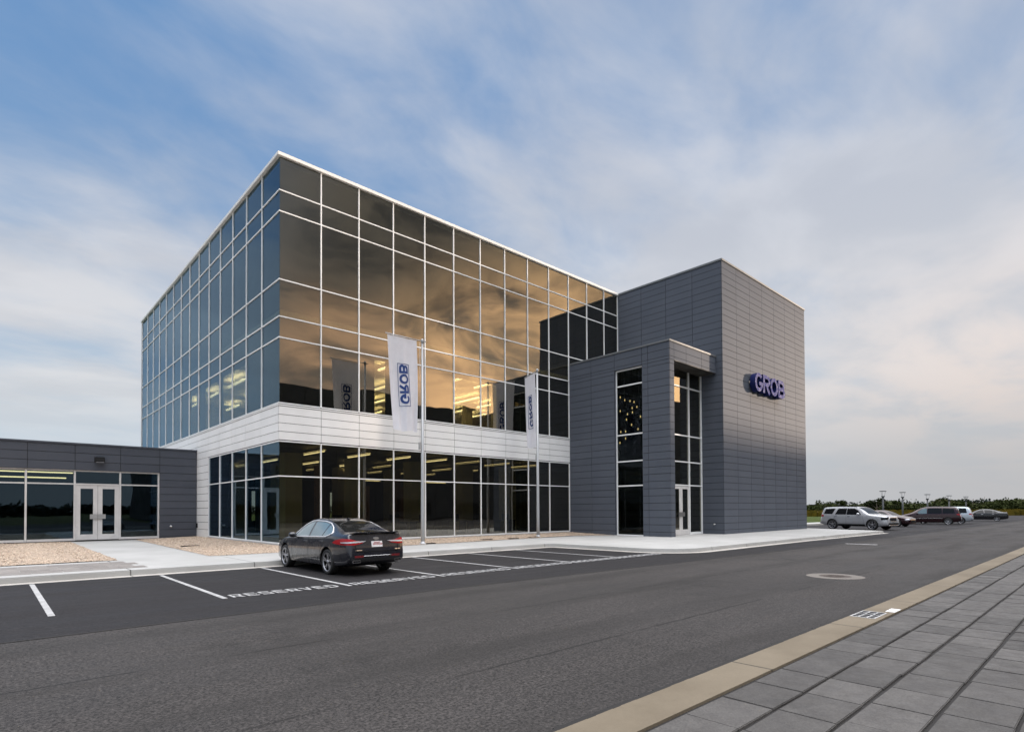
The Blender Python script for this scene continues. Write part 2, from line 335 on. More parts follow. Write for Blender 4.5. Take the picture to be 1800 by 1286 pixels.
# ------------------------------------------------------------------ helpers
def tag(o, label=None, cat=None, group=None, kind=None):
    if label: o['label'] = label
    if cat: o['category'] = cat
    if group: o['group'] = group
    if kind: o['kind'] = kind
    return o
def thing(name, label, cat, loc=(0,0,0), rz=0, group=None):
    o = bpy.data.objects.new(name, None); COL.objects.link(o); o.location = loc; o.rotation_euler = (0, 0, rz)
    o.empty_display_size = .3
    return tag(o, label, cat, group)
class MB:
    def __init__(s): s.v = []; s.f = []; s.m = []; s.sm = []
    def add(s, vs, fs, mi=0, smooth=False):
        b = len(s.v); s.v += [tuple(v) for v in vs]
        for f in fs: s.f.append([b+i for i in f]); s.m.append(mi); s.sm.append(smooth)
        return s
    def box(s, x0, y0, z0, x1, y1, z1, mi=0, mx=None):
        vs = [(x, y, z) for z in (z0, z1) for y in (y0, y1) for x in (x0, x1)]
        if mx: vs = [mx @ Vector(v) for v in vs]
        return s.add(vs, [(0,2,3,1), (4,5,7,6), (0,1,5,4), (2,6,7,3), (0,4,6,2), (1,3,7,5)], mi)
    def prism(s, poly, z0, z1, mi=0, mx=None):
        n = len(poly); vs = [(p[0], p[1], z0) for p in poly]+[(p[0], p[1], z1) for p in poly]
        if mx: vs = [mx @ Vector(v) for v in vs]
        return s.add(vs, [tuple(range(n-1, -1, -1)), tuple(range(n, 2*n))]+[(i, (i+1) % n, n+(i+1) % n, n+i) for i in range(n)], mi)
    def sheet(s, poly, z, mi=0): return s.add([(p[0], p[1], z) for p in poly], [tuple(range(len(poly)))], mi)
    def lathe(s, prof, n=24, axis='z', c=(0,0,0), mi=0, smooth=True):
        vs = []
        for r_, h in prof:
            for k in range(n):
                a = 2*math.pi*k/n; q = (r_*math.cos(a), r_*math.sin(a), h)
                if axis == 'x': q = (q[2], q[0], q[1])
                if axis == 'y': q = (q[0], q[2], q[1])
                vs.append((q[0]+c[0], q[1]+c[1], q[2]+c[2]))
        fs = []
        for i in range(len(prof)-1):
            for k in range(n):
                a, b = i*n+k, i*n+(k+1) % n; fs.append((a, b, b+n, a+n))
        fs.append(tuple(range(n-1, -1, -1))); fs.append(tuple(range((len(prof)-1)*n, len(prof)*n)))
        return s.add(vs, fs, mi, smooth)
    def tube(s, pts, r_, n=8, mi=0, closed=False):
        pts = [Vector(p) for p in pts]; N = len(pts); vs = []
        for i, p in enumerate(pts):
            a = pts[i-1] if (i or closed) else p; b = pts[(i+1) % N] if (i < N-1 or closed) else p
            t = (b-a).normalized(); up = Vector((0,0,1)) if abs(t.z) < .9 else Vector((1,0,0))
            e = t.cross(up).normalized(); g = e.cross(t).normalized()
            rr = r_[i] if isinstance(r_, (list, tuple)) else r_
            for k in range(n):
                an = 2*math.pi*k/n; vs.append(p+e*math.cos(an)*rr+g*math.sin(an)*rr)
        fs = []; L = N if closed else N-1
        for i in range(L):
            j = (i+1) % N
            for k in range(n): fs.append((i*n+k, i*n+(k+1) % n, j*n+(k+1) % n, j*n+k))
        if not closed: fs += [tuple(range(n-1, -1, -1)), tuple(range((N-1)*n, N*n))]
        return s.add(vs, fs, mi, True)
    def build(s, name, mats, parent=None, local=False, bevel=0, recalc=True):
        if not isinstance(mats, (list, tuple)): mats = [mats]
        off = Vector((0,0,0)) if (parent is None or local) else world_off(parent)
        me = bpy.data.meshes.new(name)
        me.from_pydata([Vector(v)-off for v in s.v], [], s.f)
        for mt in mats: me.materials.append(mt)
        for p, mi, sm in zip(me.polygons, s.m, s.sm): p.material_index = mi; p.use_smooth = sm
        if recalc or bevel:
            bm = bmesh.new(); bm.from_mesh(me)
            if bevel:
                bmesh.ops.bevel(bm, geom=[e for e in bm.edges if len(e.link_faces) == 2 and e.calc_face_angle(0) > .6], offset=bevel, segments=2, affect='EDGES')
            if recalc: bmesh.ops.recalc_face_normals(bm, faces=bm.faces)
            bm.to_mesh(me); bm.free()
        o = bpy.data.objects.new(name, me); COL.objects.link(o)
        if parent: o.parent = parent
        return o
def world_off(o):
    v = Vector(o.location)
    while o.parent: o = o.parent; v += Vector(o.location)
    return v
def copy_tree(o, parent=None):
    c = o.copy(); COL.objects.link(c); c.parent = parent
    for ch in [k for k in list(o.children)]: copy_tree(ch, c)
    return c
def arc(cx, cy, r_, a0, a1, n=10): return [(cx+r_*math.cos(R(a0+(a1-a0)*i/n)), cy+r_*math.sin(R(a0+(a1-a0)*i/n))) for i in range(n+1)]
def offset_path(pts, d):
    out = []
    for i, p in enumerate(pts):
        a = Vector(pts[max(i-1, 0)]); b = Vector(pts[min(i+1, len(pts)-1)]); t = (b-a).normalized()
        out.append((p[0]+t.y*d, p[1]-t.x*d))
    return out
# strokes: 2-D polyline -> ribbon of constant width (mitred)
def ribbon(pts, w, closed=False):
    P = [Vector(p) for p in pts]; N = len(P); Lf, Rt = [], []
    for i in range(N):
        a = P[i-1] if (i or closed) else None; b = P[(i+1) % N] if (i < N-1 or closed) else None
        if a is None: t = (b-P[i]).normalized(); nn = Vector((-t.y, t.x)); k = 1
        elif b is None: t = (P[i]-a).normalized(); nn = Vector((-t.y, t.x)); k = 1
        else:
            t0 = (P[i]-a).normalized(); t1 = (b-P[i]).normalized(); n0 = Vector((-t0.y, t0.x)); n1 = Vector((-t1.y, t1.x))
            nn = (n0+n1).normalized(); k = 1/max(nn.dot(n0), .5)
        Lf.append(P[i]+nn*w/2*k); Rt.append(P[i]-nn*w/2*k)
    quads = []
    for i in range(N if closed else N-1):
        j = (i+1) % N; quads.append((Lf[i], Rt[i], Rt[j], Lf[j]))
    return Lf, Rt, quads
def letter_strokes(ch, w=.17):
    """unit-high letters, width ~.8; returns (list of (points, closed), advance)"""
    def el(cx, cy, rx, ry, a0, a1, n=18): return [(cx+rx*math.cos(R(a0+(a1-a0)*i/n)), cy+ry*math.sin(R(a0+(a1-a0)*i/n))) for i in range(n+1)]
    h = w/2
    if ch == 'O': return [(el(.46, .5, .46-h, .5-h, 0, 345, 23), True)], .92
    if ch == 'G': return [(el(.46, .5, .46-h, .5-h, 42, 330, 20)+[(.82, .46-.02), (.50, .44)], False)], .92
    if ch == 'R': return [([(h, 0), (h, 1-h), (.46, 1-h)]+el(.46, .70, .25, .30-h, 80, -80, 8)+[(.46, .40+h), (w*1.02, .40+h)], False), ([(.34, .50), (.71, 0)], False)], .80
    if ch == 'B':
        ry = (.5-h)/2
        return [([(w*.98, 1-h), (.42, 1-h)]+el(.42, .5+ry, .22, ry, 80, -80, 10)+[(.42, .5), (w*.98, .5)], False), ([(h, 0), (h, 1)], False), ([(w*.98, h), (.45, h)]+el(.45, .5-ry, .25, ry, -80, 84, 11)+[(.40, .5)], False)], .80
def letter_mesh(mb, ch, x0, y0, sx, sy, w, place, z0, z1, mi_face=0, mi_side=0):
    """place(x, y, z) -> 3-D point; builds solid strokes between depths z0, z1"""
    st, adv = letter_strokes(ch, w)
    for q, (pts, closed) in enumerate(st):
        dn = []
        for i_, p in enumerate(pts):          # split long straight runs so that the stroke can follow a curved cloth
            nx_ = pts[(i_+1) % len(pts)]
            if i_ == len(pts)-1 and not closed: dn.append(p); break
            kk = max(1, int(math.hypot(nx_[0]-p[0], nx_[1]-p[1])/.09)); dn += [(p[0]+(nx_[0]-p[0])*j_/kk, p[1]+(nx_[1]-p[1])*j_/kk) for j_ in range(kk)]
        pts = [(x0+p[0]*sx, y0+p[1]*sy) for p in dn]
        Lf, Rt, quads = ribbon(pts, w*(sx+sy)/2, closed)
        N = len(Lf); e = .0015*q
        vs = [place(p.x, p.y, z1+e) for p in Lf]+[place(p.x, p.y, z1+e) for p in Rt]+[place(p.x, p.y, z0) for p in Lf]+[place(p.x, p.y, z0) for p in Rt]
        ff, fs = [], []
        for i in range(N if closed else N-1):
            j = (i+1) % N
            ff.append((i, j, N+j, N+i)); fs += [(2*N+i, 3*N+i, 3*N+j, 2*N+j), (i, 2*N+i, 2*N+j, j), (N+i, N+j, 3*N+j, 3*N+i)]
        if not closed: fs += [(0, N, 3*N, 2*N), (N-1, 3*N-1, 4*N-1, 2*N-1)]
        b = len(mb.v); mb.add(vs, ff, mi_face); mb.v = mb.v
        for f in fs: mb.f.append([b+i for i in f]); mb.m.append(mi_side); mb.sm.append(False)
    return adv*sx

# ------------------------------------------------------------------ the setting: ground, road, pavement
mb = MB(); S_ = 3000; n = 24
mb.sheet([(-S_, -S_), (S_, -S_), (S_, S_), (-S_, S_)], -.06)
tag(mb.build('ground', M['earth']), kind='structure')
rj = random.Random(4); jag = [(-120, -20.62), (-8, -20.62)]+[(-7.9+.11*k, -20.612-.012*rj.random()-.018*(rj.random() > .9)) for k in range(300)]+[(25.2, -20.62), (240, -20.62)]
mb = MB(); mb.sheet(jag+[(240, -14.9), (54, -14.70), (17.5, -14.55), (8.3, -14.28), (-2, -13.9), (-8.2, -13.96), (-120, -14.2)], 0)
tag(mb.build('road', M['asphalt_old'], recalc=False), kind='structure')
KERB = [(-60, -6.05), (9.0, -6.30)]+arc(9.15, -6.75, .45, 90, 0, 5)+arc(11.35, -10.75, 1.72, 180, 270, 9)+[(22, -12.42), (34.6, -12.72)]
KERB = [KERB[0], KERB[1]]+KERB[2:]
gut = offset_path(KERB, -.36)
gut = offset_path(KERB, .36) if gut[0][1] > KERB[0][1] else gut
lot = [(-60, -6.4)]+[(-120, -6.4), (-120, -14.2), (-8.2, -13.96), (-2, -13.9), (8.3, -14.28), (17.5, -14.55), (54, -14.70), (240, -14.9), (240, -3.2), (35.5, -3.2), (35.5, -9), (-60, -5.5)]
lot = [(-120, -5.0), (-120, -14.2), (-8.2, -13.96), (-2, -13.9), (8.3, -14.28), (17.5, -14.55), (54, -14.70), (240, -14.9), (240, -3.2), (33, -3.2), (33, -5.0)]
mb = MB(); mb.sheet(lot, 0.003); tag(mb.build('parking_lot', M['asphalt_new'], recalc=False), kind='structure')
# dark bitumen along the joint of old and new asphalt
seam = [(-120, -14.2), (-8.2, -13.96), (-2, -13.9), (8.3, -14.28), (17.5, -14.55), (54, -14.70), (200, -14.86)]
mb = MB(); a, b = offset_path(seam, .035), offset_path(seam, -.035)
for i in range(len(seam)-1): mb.sheet([a[i], b[i], b[i+1], a[i+1]], .006)
tag(mb.build('asphalt_seam', M['joint']), kind='structure')
mb = MB()
for i in range(len(KERB)-1): mb.sheet([KERB[i], gut[i], gut[i+1], KERB[i+1]], .008)
tag(mb.build('gutter', M['gutter']), kind='structure')
side = KERB+[(38.2, -4.4), (40.5, -3.0), (90, -3.0), (90, -1.4), (60, -1.2), (41, 0), (38.5, 14), (-60, 14)]
mb = MB(); mb.prism(side, -.05, .145)
tag(mb.build('sidewalk', M['concrete'], bevel=.025), kind='structure')
# near side: tan gutter strip and paved forecourt
mb = MB(); mb.box(-120, -21.04, -.05, 240, -20.62, .006)
tag(mb.build('drain_channel', M['tan_concrete']), kind='structure')
mb = MB()
for k in range(300):
    x = -7.9+.11*k; mb.box(x, -20.624-.006*rj.random(), -.05, x+.11+.0005*(k % 2), -20.590+.022*rj.random(), .0062+.00001*(k % 3))
tag(mb.build('channel_joint', M['joint']), kind='structure')
mb = MB(); mb.sheet([(-120, -30), (240, -30), (240, -21.04), (-120, -21.04)], -.02); 
tag(mb.build('forecourt_base', M['joint'], recalc=False), kind='structure')
mb = MB(); y = -21.075; rw = random.Random(3)
while y > -29.5:
    w_ = .455; x = -11+rw.random()*.4
    while x < 26:
        l = .62
        h = .004+rw.uniform(-.002, .002)
        a_ = R(rw.gauss(0, .25)); mx = Matrix.Translation((x+l/2+rw.gauss(0, .003), y-w_/2+rw.gauss(0, .0035), 0)) @ Matrix.Rotation(a_, 4, 'Z') @ Matrix.Rotation(R(rw.gauss(0, .22)), 4, 'X') @ Matrix.Rotation(R(rw.gauss(0, .22)), 4, 'Y')
        mb.box(-l/2+.004, -w_/2+.012, -.05, l/2-.004, w_/2-.012, h, mx=mx); x += l
    y -= w_+.01
tag(mb.build('forecourt_paving', M['paver'], bevel=.006), kind='structure')

mb = MB(); mb.sheet([(-120, -64), (240, -64), (240, -29.4), (-120, -29.4)], -.015)
tag(mb.build('yard', M['asphalt_new'], recalc=False), kind='structure')

# ---- gravel beds
def bed(name, poly, zf, label):
    """polygon filled with a grid-cut sheet, z from zf(x, y)"""
    me = bpy.data.meshes.new(name); bm = bmesh.new()
    vs = [bm.verts.new((p[0], p[1], 0)) for p in poly]; bm.faces.new(vs)
    bmesh.ops.triangulate(bm, faces=bm.faces)
    for _ in range(5):
        lg = [e for e in bm.edges if e.calc_length() > .9]
        if not lg: break
        bmesh.ops.subdivide_edges(bm, edges=lg, cuts=1); bmesh.ops.triangulate(bm, faces=[f for f in bm.faces if len(f.verts) > 3])
    for v in bm.verts: v.co.z = zf(v.co.x, v.co.y)
    for f in bm.faces:
        if f.normal.z < 0: f.normal_flip()
    bm.to_mesh(me); bm.free(); me.materials.append(M['gravel'])
    o = bpy.data.objects.new(name, me); COL.objects.link(o); tag(o, kind='structure'); return o
zl = lambda x, y: .156+.02*(math.sin(x*2.1)*math.sin(y*1.7))**2
zm = lambda x, y: .155+.085*max(0, min(1, max((y+2.9)/2.7 if x > 0 else 0, (x+3.3)/3.2 if y > -.3 else 0)))
bedL = [(-40, -2.55), (-5.85, -2.55), (-5.75, 12.15), (-40, 12.15)]
bedM = [(-3.35, -2.75), (-2.6, -2.9), (4, -2.85), (11, -2.5), (15.6, -2.3), (17.98, -3.45), (17.98, -.02), (-.03, -.02), (-.03, 12.15), (-3.0, 12.15)]
bed('gravel_bed', bedL, zl, ''); bed('gravel_bed', bedM, zm, '')
def inpoly(x, y, P):
    r_ = False; j = len(P)-1
    for i in range(len(P)):
        if (P[i][1] > y) != (P[j][1] > y) and x < (P[j][0]-P[i][0])*(y-P[i][1])/(P[j][1]-P[i][1])+P[i][0]: r_ = not r_
        j = i
    return r_
mb = MB(); rp = random.Random(11); cnt = 0
while cnt < 5200:
    x, y = rp.uniform(-9, 18), rp.uniform(-3, 12)
    zf = zl if inpoly(x, y, bedL) else zm if inpoly(x, y, bedM) else None
    if not zf: continue
    cnt += 1; s = rp.uniform(.018, .042); zz = zf(x, y)+s*.2; a = rp.uniform(0, 6.28)
    q = [(s*rp.uniform(.7, 1.2)*math.cos(a+k*1.571), s*rp.uniform(.7, 1.2)*math.sin(a+k*1.571)) for k in range(4)]
    vs = [(x+p[0], y+p[1], zz+s*rp.uniform(-.2, .2)) for p in q]+[(x, y, zz+s*.7), (x, y, zz-s*.6)]
    mb.add(vs, [(0,1,4), (1,2,4), (2,3,4), (3,0,4), (1,0,5), (2,1,5), (3,2,5), (0,3,5)])
tag(mb.build('loose_pebbles', M['pebble']), 'loose tan pebbles lying over the gravel beds by the glass walls', 'gravel', kind='stuff')
# paver band between sidewalk and the gravel on the left
mb = MB(); x = -40
while x < -6.15:
    for k, yy in enumerate((-3.08, -3.72, -4.36, -5.0)): mb.box(x+.004+(.2 if k % 2 else 0), yy-.632, .10, x+.596+(.2 if k % 2 else 0), yy, .1505)
    x += .6
tag(mb.build('paver_band', M['paver_warm'], bevel=.004), kind='structure')

# ---- painted lines and words
LX = [-8.06, -5.52, -2.98, -.45, 2.10, 4.60, 7.05]
desc = ['leftmost white stall line, cut by the left edge of the view', 'white stall line left of the dark sedan', 'white stall line under the left side of the dark sedan, ending beside its rear wheel',
        'white stall line just right of the dark sedan', 'second white stall line right of the dark sedan', 'third white stall line right of the dark sedan', 'last white stall line before the kerb bulge of the entrance']
for x, d in zip(LX, desc):
    mb = MB(); mb.box(x-.045, -12.06, -.01, x+.045, -6.72, .0075)
    tag(mb.build('stall_line', M['paint']), d, 'parking line', 'painted stall lines')
def word(x0, x1, y0, h, label):
    """RESERVED in block strokes"""
    mb = MB(); n = 8; pitch = (x1-x0)/n; w = pitch*.76; t = .042
    def bar(x, y, xa, ya, k=[0]):
        k[0] += 1; mb.box(x, y, -.01, xa, ya, .0078+.00002*(k[0] % 40))
    for i, ch in enumerate('RESERVED'):
        a = x0+i*pitch; b = a+w; c, d = y0, y0+h; mid = c+h/2
        th = h*.13
        if ch in 'RED': bar(a, c, a+t, d)
        if ch == 'E':
            for yy in (c, mid-th/2, d-th): bar(a+t, yy, b, yy+th)
        if ch == 'S':
            for yy in (c, mid-th/2, d-th): bar(a, yy, b, yy+th)
            bar(a, mid+th/2, a+t, d-th); bar(b-t, c+th, b, mid-th/2)
        if ch == 'R':
            bar(a+t, d-th, b-.03, d); bar(a+t, mid-th, b-.03, mid); bar(b-t, mid, b, d-th*.7)
            mb.prism([(a+w*.42, mid-th), (a+w*.72, mid-th), (b+.01, c), (b-t*1.3, c)], -.01, .0079)
        if ch == 'V':
            m_ = (a+b)/2
            mb.prism([(a, d), (a+t*1.2, d), (m_+t*.1, c+th), (m_+t*.6, c), (m_-t*.6, c)], -.01, .0079)
            mb.prism([(b-t*1.2, d), (b, d), (m_+t*.62, c), (m_+t*.11, c+th)], -.01, .0080)
        if ch == 'D':
            bar(a+t, d-th, b-.06, d); bar(a+t, c, b-.06, c+th)
            mb.prism([(b-.06, d), (b, d-th*1.3), (b, c+th*1.3), (b-.06, c), (b-.06, c+th), (b-t, c+th*1.6), (b-t, d-th*1.6), (b-.06, d-th)], -.01, .0081)
    return tag(mb.build('reserved_lettering', M['paint']), label, 'road marking', 'RESERVED words painted along the stalls')
wl = ['painted word RESERVED in the empty stall left of the dark sedan', 'painted word RESERVED right behind the dark sedan', 'painted word RESERVED in the first stall right of the dark sedan',
      'painted word RESERVED in the second stall right of the dark sedan', 'painted word RESERVED in the third stall right of the dark sedan', 'painted word RESERVED in the last stall beside the entrance kerb']
for x, l in zip(LX[1:], wl): word(x+.16, x+2.38, -12.03, .40, l)
mb = MB(); mb.prism([(20.30, -14.72), (20.52, -14.72), (20.55, -15.98), (20.28, -15.98)], -.01, .0065)
tag(mb.build('stop_line', M['paint']), 'short pale stop bar painted on the road beyond the entrance', 'road marking')
mb = MB(); mb.prism([(38, -13.3), (38, -13.45), (75, -14.3), (75, -14.1)], -.01, .0072)
tag(mb.build('lane_line', M['asphalt_old']), 'faint long worn line on the asphalt in front of the silver SUV', 'road marking')
# manhole, grate, white patch, cracks
t = thing('manhole', 'round manhole with a pale concrete collar in the middle of the road', 'manhole', (6.22, -18.74, 0))
mb = MB(); mb.lathe([(.34, -.05), (.34, .006), (.60, .006), (.62, .002), (.62, -.05)], 40, c=(6.22, -18.74, 0)); mb.f = mb.f[:-2]; mb.m = mb.m[:-2]; mb.sm = [False]*len(mb.f)
M['collar'] = mat('collar_concrete', rough=.85, fn=concrete((.125, .11, .096), (.165, .146, .128)))
mb.build('collar', M['collar'], t)
mb = MB(); mb.lathe([(.335, -.04), (.335, .004), (.0, .004)], 36, c=(6.22, -18.74, 0), smooth=False)
for k in range(6): mb.box(6.22-.24+.08*k-.01, -18.74-.18, .003, 6.22-.24+.08*k+.03, -18.74+.18, .007)
M['iron'] = mat('rusty_iron', rough=.7, fn=varied((.045, .032, .025), (.075, .054, .043), 9)); mb.build('lid', M['iron'], t)
t = thing('storm_drain', 'white-framed square drain grate set in the tan gutter strip', 'drain', (1.13, -20.80, 0))
mb = MB(); x0, x1, y0, y1 = .80, 1.45, -20.97, -20.64; fw_ = .032
for a in (x0, x1-fw_): mb.box(a, y0, -.04, a+fw_, y1, .012)
for a in (y0, y1-.02): mb.box(x0+fw_, a, -.04, x1-fw_, a+.02, .0115)
for k in range(1, 4): mb.box(x0+.1625*k-.010, y0+.02, -.04, x0+.1625*k+.014, y1-.02, .011)
for k in range(1, 3): mb.box(x0+fw_, y0+.11*k-.009, -.035, x1-fw_, y0+.11*k+.011, .0105)
mb.build('grate', M['paint'], t)
mb = MB(); mb.box(x0+.01, y0+.01, -.04, x1-.01, y1-.01, .009); mb.build('pit', M['black'], t)
mb = MB(); mb.box(1.62, -21.03, -.02, 1.98, -20.90, .0095); tag(mb.build('white_patch', M['alu']), 'small white painted rectangle on the gutter strip beyond the drain grate', 'road marking')
for k, (x, y) in enumerate([(5.58, -2.62), (9.3, -2.2), (11.05, -2.25), (12.65, -2.1), (-2.5, 3.2)]):
    z = zm(x, y)+.005
    t = thing('ground_light', ['flush black uplight in the gravel beside the first flagpole', 'flush black uplight in the gravel between the two flagpoles', 'flush black uplight in the gravel just left of the second flagpole foot',
        'flush black uplight in the gravel close beside the second flagpole', 'flush black uplight in the gravel between walkway and glass wall'][k], 'ground light', (x, y, z), 0, 'uplights set in the gravel')
    mb = MB(); mb.box(x-.34, y-.10, z-.05, x+.34, y+.10, z+.02); mb.build('housing', M['black'], t, bevel=.01)
    mb = MB(); mb.box(x-.28, y-.06, z+.018, x+.28, y+.06, z+.026); mb.build('lens', M['carglass'], t)

# ------------------------------------------------------------------ buildings
ZB = .265
LV = dict(base=ZB, tr=3.08, head=4.52, sill=6.10, t5=8.81, t4=9.68, t3=11.22, t2=14.06, t1=14.94, top=16.34)
BX, BY = 1.8, 2.0066
DEPTH = 28.09
rg = random.Random(5)
office = thing('office_building', 'large glass-walled office block with white grid mullions and a white panel band', 'building', (0, 0, 0))
def pane_box(mb, face, a0, a1, z0, z1, gap=.022, inset=.02):
    """a glass pane lying on the front (y=0) or side (x=0) face with a hair of tilt of its own"""
    ta, tz = rg.gauss(0, .0022), rg.gauss(0, .0018); th = .012
    ca, cz = (a0+a1)/2, (z0+z1)/2
    pts = []
    for d in (0, th):
        for (a, z) in ((a0+gap, z0+gap), (a1-gap, z0+gap), (a1-gap, z1-gap), (a0+gap, z1-gap)):
            q = inset+d+(a-ca)*ta+(z-cz)*tz
            pts.append((a, q, z) if face == 'f' else (q, a, z))
    mb.add(pts, [(0,1,2,3), (7,6,5,4), (0,4,5,1), (1,5,6,2), (2,6,7,3), (3,7,4,0)])
def fbox(mb, face, a0, a1, q0, q1, z0, z1, mi=0):
    if face == 'f': mb.box(a0, q0, z0, a1, q1, z1, mi)
    else: mb.box(q0, a0, z0, q1, a1, z1, mi)
MW = .025    # half face width of a mullion
def window(parent, face, a0, a1, zs, gm, left=False, right=True, first=False, top=True, bottom=True, mw=MW, prot=.024):
    mb = MB()
    for z0, z1 in zip(zs[:-1], zs[1:]): pane_box(mb, face, a0, a1, z0, z1)
    w = mb.build('window', gm, parent)
    mb = MB(); dk = MB()
    if right: fbox(mb, face, a1-mw, a1+mw, -prot, .03, zs[0], zs[-1])
    if left: fbox(mb, face, a0-mw, a0+mw, -prot, .03, zs[0], zs[-1])
    s0 = a0+(mw if not first else -prot+.002); s1 = a1-mw
    for i, z in enumerate(zs):
        if i == 0 and not bottom: continue
        if i == len(zs)-1 and not top: continue
        fbox(mb, face, s0, s1, -prot+.004, .03, z-mw*.95, z+mw*.95)
    mb.build('window_frame', M['alu'], w)
    return w
UP = [LV['t3'], LV['t2'], LV['t1'], LV['top']]; MID = [LV['sill'], LV['t5'], LV['t4'], LV['t3']]; LOW = [ZB+.05, LV['tr'], LV['head']]
XE = 23.14
for i in range(13):
    a0, a1 = i*BX, min((i+1)*BX, XE-.03)
    for zs, nm in ((UP, 'u'), (MID, 'm'), (LOW, 'l')):
        if nm == 'l' and i >= 10: continue
        window(office, 'f', a0, a1, zs, M['glass'], first=(i == 0), top=False if nm == 'u' else (nm == 'l'), bottom=True)
for i in range(14):
    a0, a1 = i*BY, (i+1)*BY
    for zs, nm in ((UP, 'u'), (MID, 'm'), (LOW, 'l')):
        if nm == 'l' and i >= 5: continue
        if nm == 'l' and i == 4: a1 = 9.97
        window(office, 's', a0, a1, zs, M['glass_cool'], first=(i == 0), top=False if nm == 'u' else (nm == 'l'), bottom=True)
# white panel band, panel wall beside the low wing
def panels(mb, face, a_list, z_list, q, gap=.011, th=.03, mi=0, skip=None):
    for a0, a1 in zip(a_list[:-1], a_list[1:]):
        for z0, z1 in zip(z_list[:-1], z_list[1:]):
            if skip and skip((a0+a1)/2, (z0+z1)/2): continue
            fbox(mb, face, a0+gap, a1-gap, q, q+th, z0+gap, z1-gap, mi)
bz = [LV['head']+.05+(LV['sill']-.13-LV['head']-.05)*k/4 for k in range(5)]
mb = MB(); panels(mb, 'f', [-.02]+[BX*k for k in range(1, 11)]+[18.04], bz, -.03)
fbox(mb, 'f', -.035, 18.03, -.045, .0, LV['sill']-.115, LV['sill']-.06)
fbox(mb, 's', -.0, DEPTH, -.045, .0, LV['sill']-.115, LV['sill']-.06)
panels(mb, 's', [.004]+[BY*k for k in range(1, 15)], bz, -.03)
pz = [ZB-.1]+[ZB+.39*k for k in range(1, 11)]+[LV['head']+.05]
panels(mb, 's', [9.99+.05, 12.3], pz, -.03)
panels(mb, 's', [12.3+BY*k for k in range(8)], pz, -.03)
mb.build('white_cladding', M['white_panel'], office)
mb = MB(); fbox(mb, 'f', .01, 18.0, .004, .06, LV['head']+.03, LV['sill']-.03); fbox(mb, 's', .061, DEPTH, .004, .06, LV['head']+.03, LV['sill']-.03); fbox(mb, 's', 10.02, DEPTH, .004, .06, .1, LV['head']+.03)
mb.build('band_backing', M['joint'], office)
# parapet coping, sill plinth
mb = MB(); o_ = .10
mb.box(-o_, -o_, LV['top'], XE+.6, .45, LV['top']+.15); mb.box(-o_, .45, LV['top'], .45, DEPTH+.1, LV['top']+.15)
mb.box(.45, DEPTH-.4, LV['top'], 36, DEPTH+.1, LV['top']+.15); mb.box(35.5, .45, LV['top'], 36, DEPTH-.4, LV['top']+.15)
mb.build('coping', M['coping'], office, bevel=.012)
mb = MB(); mb.box(-.05, -.05, .0, 18.02, .10, ZB+.03); mb.box(-.05, .10, .0, .10, 9.98, ZB+.03)
mb.build('plinth', M['alu_grey'], office)
# shell: roof, floors, ceilings, back walls
mb = MB(); mb.box(.45, .45, LV['top']-.2, 35.5, DEPTH-.4, LV['top']-.05); mb.build('roof', M['roof_felt'], office)
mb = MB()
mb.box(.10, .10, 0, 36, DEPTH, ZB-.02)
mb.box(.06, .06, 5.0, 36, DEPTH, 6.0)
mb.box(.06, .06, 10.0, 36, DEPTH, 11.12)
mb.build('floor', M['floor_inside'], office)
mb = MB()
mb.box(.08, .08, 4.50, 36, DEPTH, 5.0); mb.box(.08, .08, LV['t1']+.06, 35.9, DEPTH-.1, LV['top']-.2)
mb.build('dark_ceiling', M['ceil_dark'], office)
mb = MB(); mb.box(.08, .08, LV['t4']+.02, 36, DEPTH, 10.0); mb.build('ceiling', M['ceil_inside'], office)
mb = MB()
mb.box(36, .4, 0, 36.3, DEPTH, LV['top']-.01)                                   # east wall
mb.box(.0, DEPTH, LV['head'], 36.3, DEPTH+.3, LV['top']-.01)
for a, b in ((0, 8.2), (11.6, 15.4), (18.2, 36.3)): mb.box(a, DEPTH, 0, b, DEPTH+.3, LV['head'])   # rear wall with openings
for a, b in ((8.2, 11.6), (15.4, 18.2)): mb.box(a, DEPTH, 0, b, DEPTH+.3, .8); mb.box(a, DEPTH, 3.4, b, DEPTH+.3, LV['head']); mb.box((a+b)/2-.12, DEPTH, .8, (a+b)/2+.12, DEPTH+.3, 3.4)
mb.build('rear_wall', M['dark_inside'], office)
mb = MB(); mb.box(.09, 10.0, ZB, .12, DEPTH, 4.5); mb.box(22.6, .1, ZB, 22.8, DEPTH, 4.5); mb.box(13.5, 14.0, ZB, 22.6, 14.2, 4.5)
mb.build('inner_wall', M['lower_wall'], office)
mb = MB()
for (x, y) in [(2.3, 4.6), (6.1, 5.2), (9.9, 5.2), (13.7, 5.2), (17.5, 5.2), (4.2, 11), (8.6, 12), (12.5, 12), (2.3, 12.5), (6, 19), (11, 20)]: mb.box(x-.42, y-.42, ZB, x+.42, y+.42, 4.5)
mb.build('column', M['column'], office)
mb = MB(); mb.box(8.3, 9.0, ZB, 9.1, 9.2, 3.2); mb.box(11.2, 9.2, ZB, 12.0, 9.4, 3.2); mb.box(15.2, 8, ZB, 16, 8.2, 3.3); mb.box(5.3, 8.4, ZB, 5.6, 8.7, 4.3); mb.box(10.2, 7.5, ZB, 10.45, 7.75, 4.3)
mb.build('partition', M['brown_door'], office)
mb = MB()
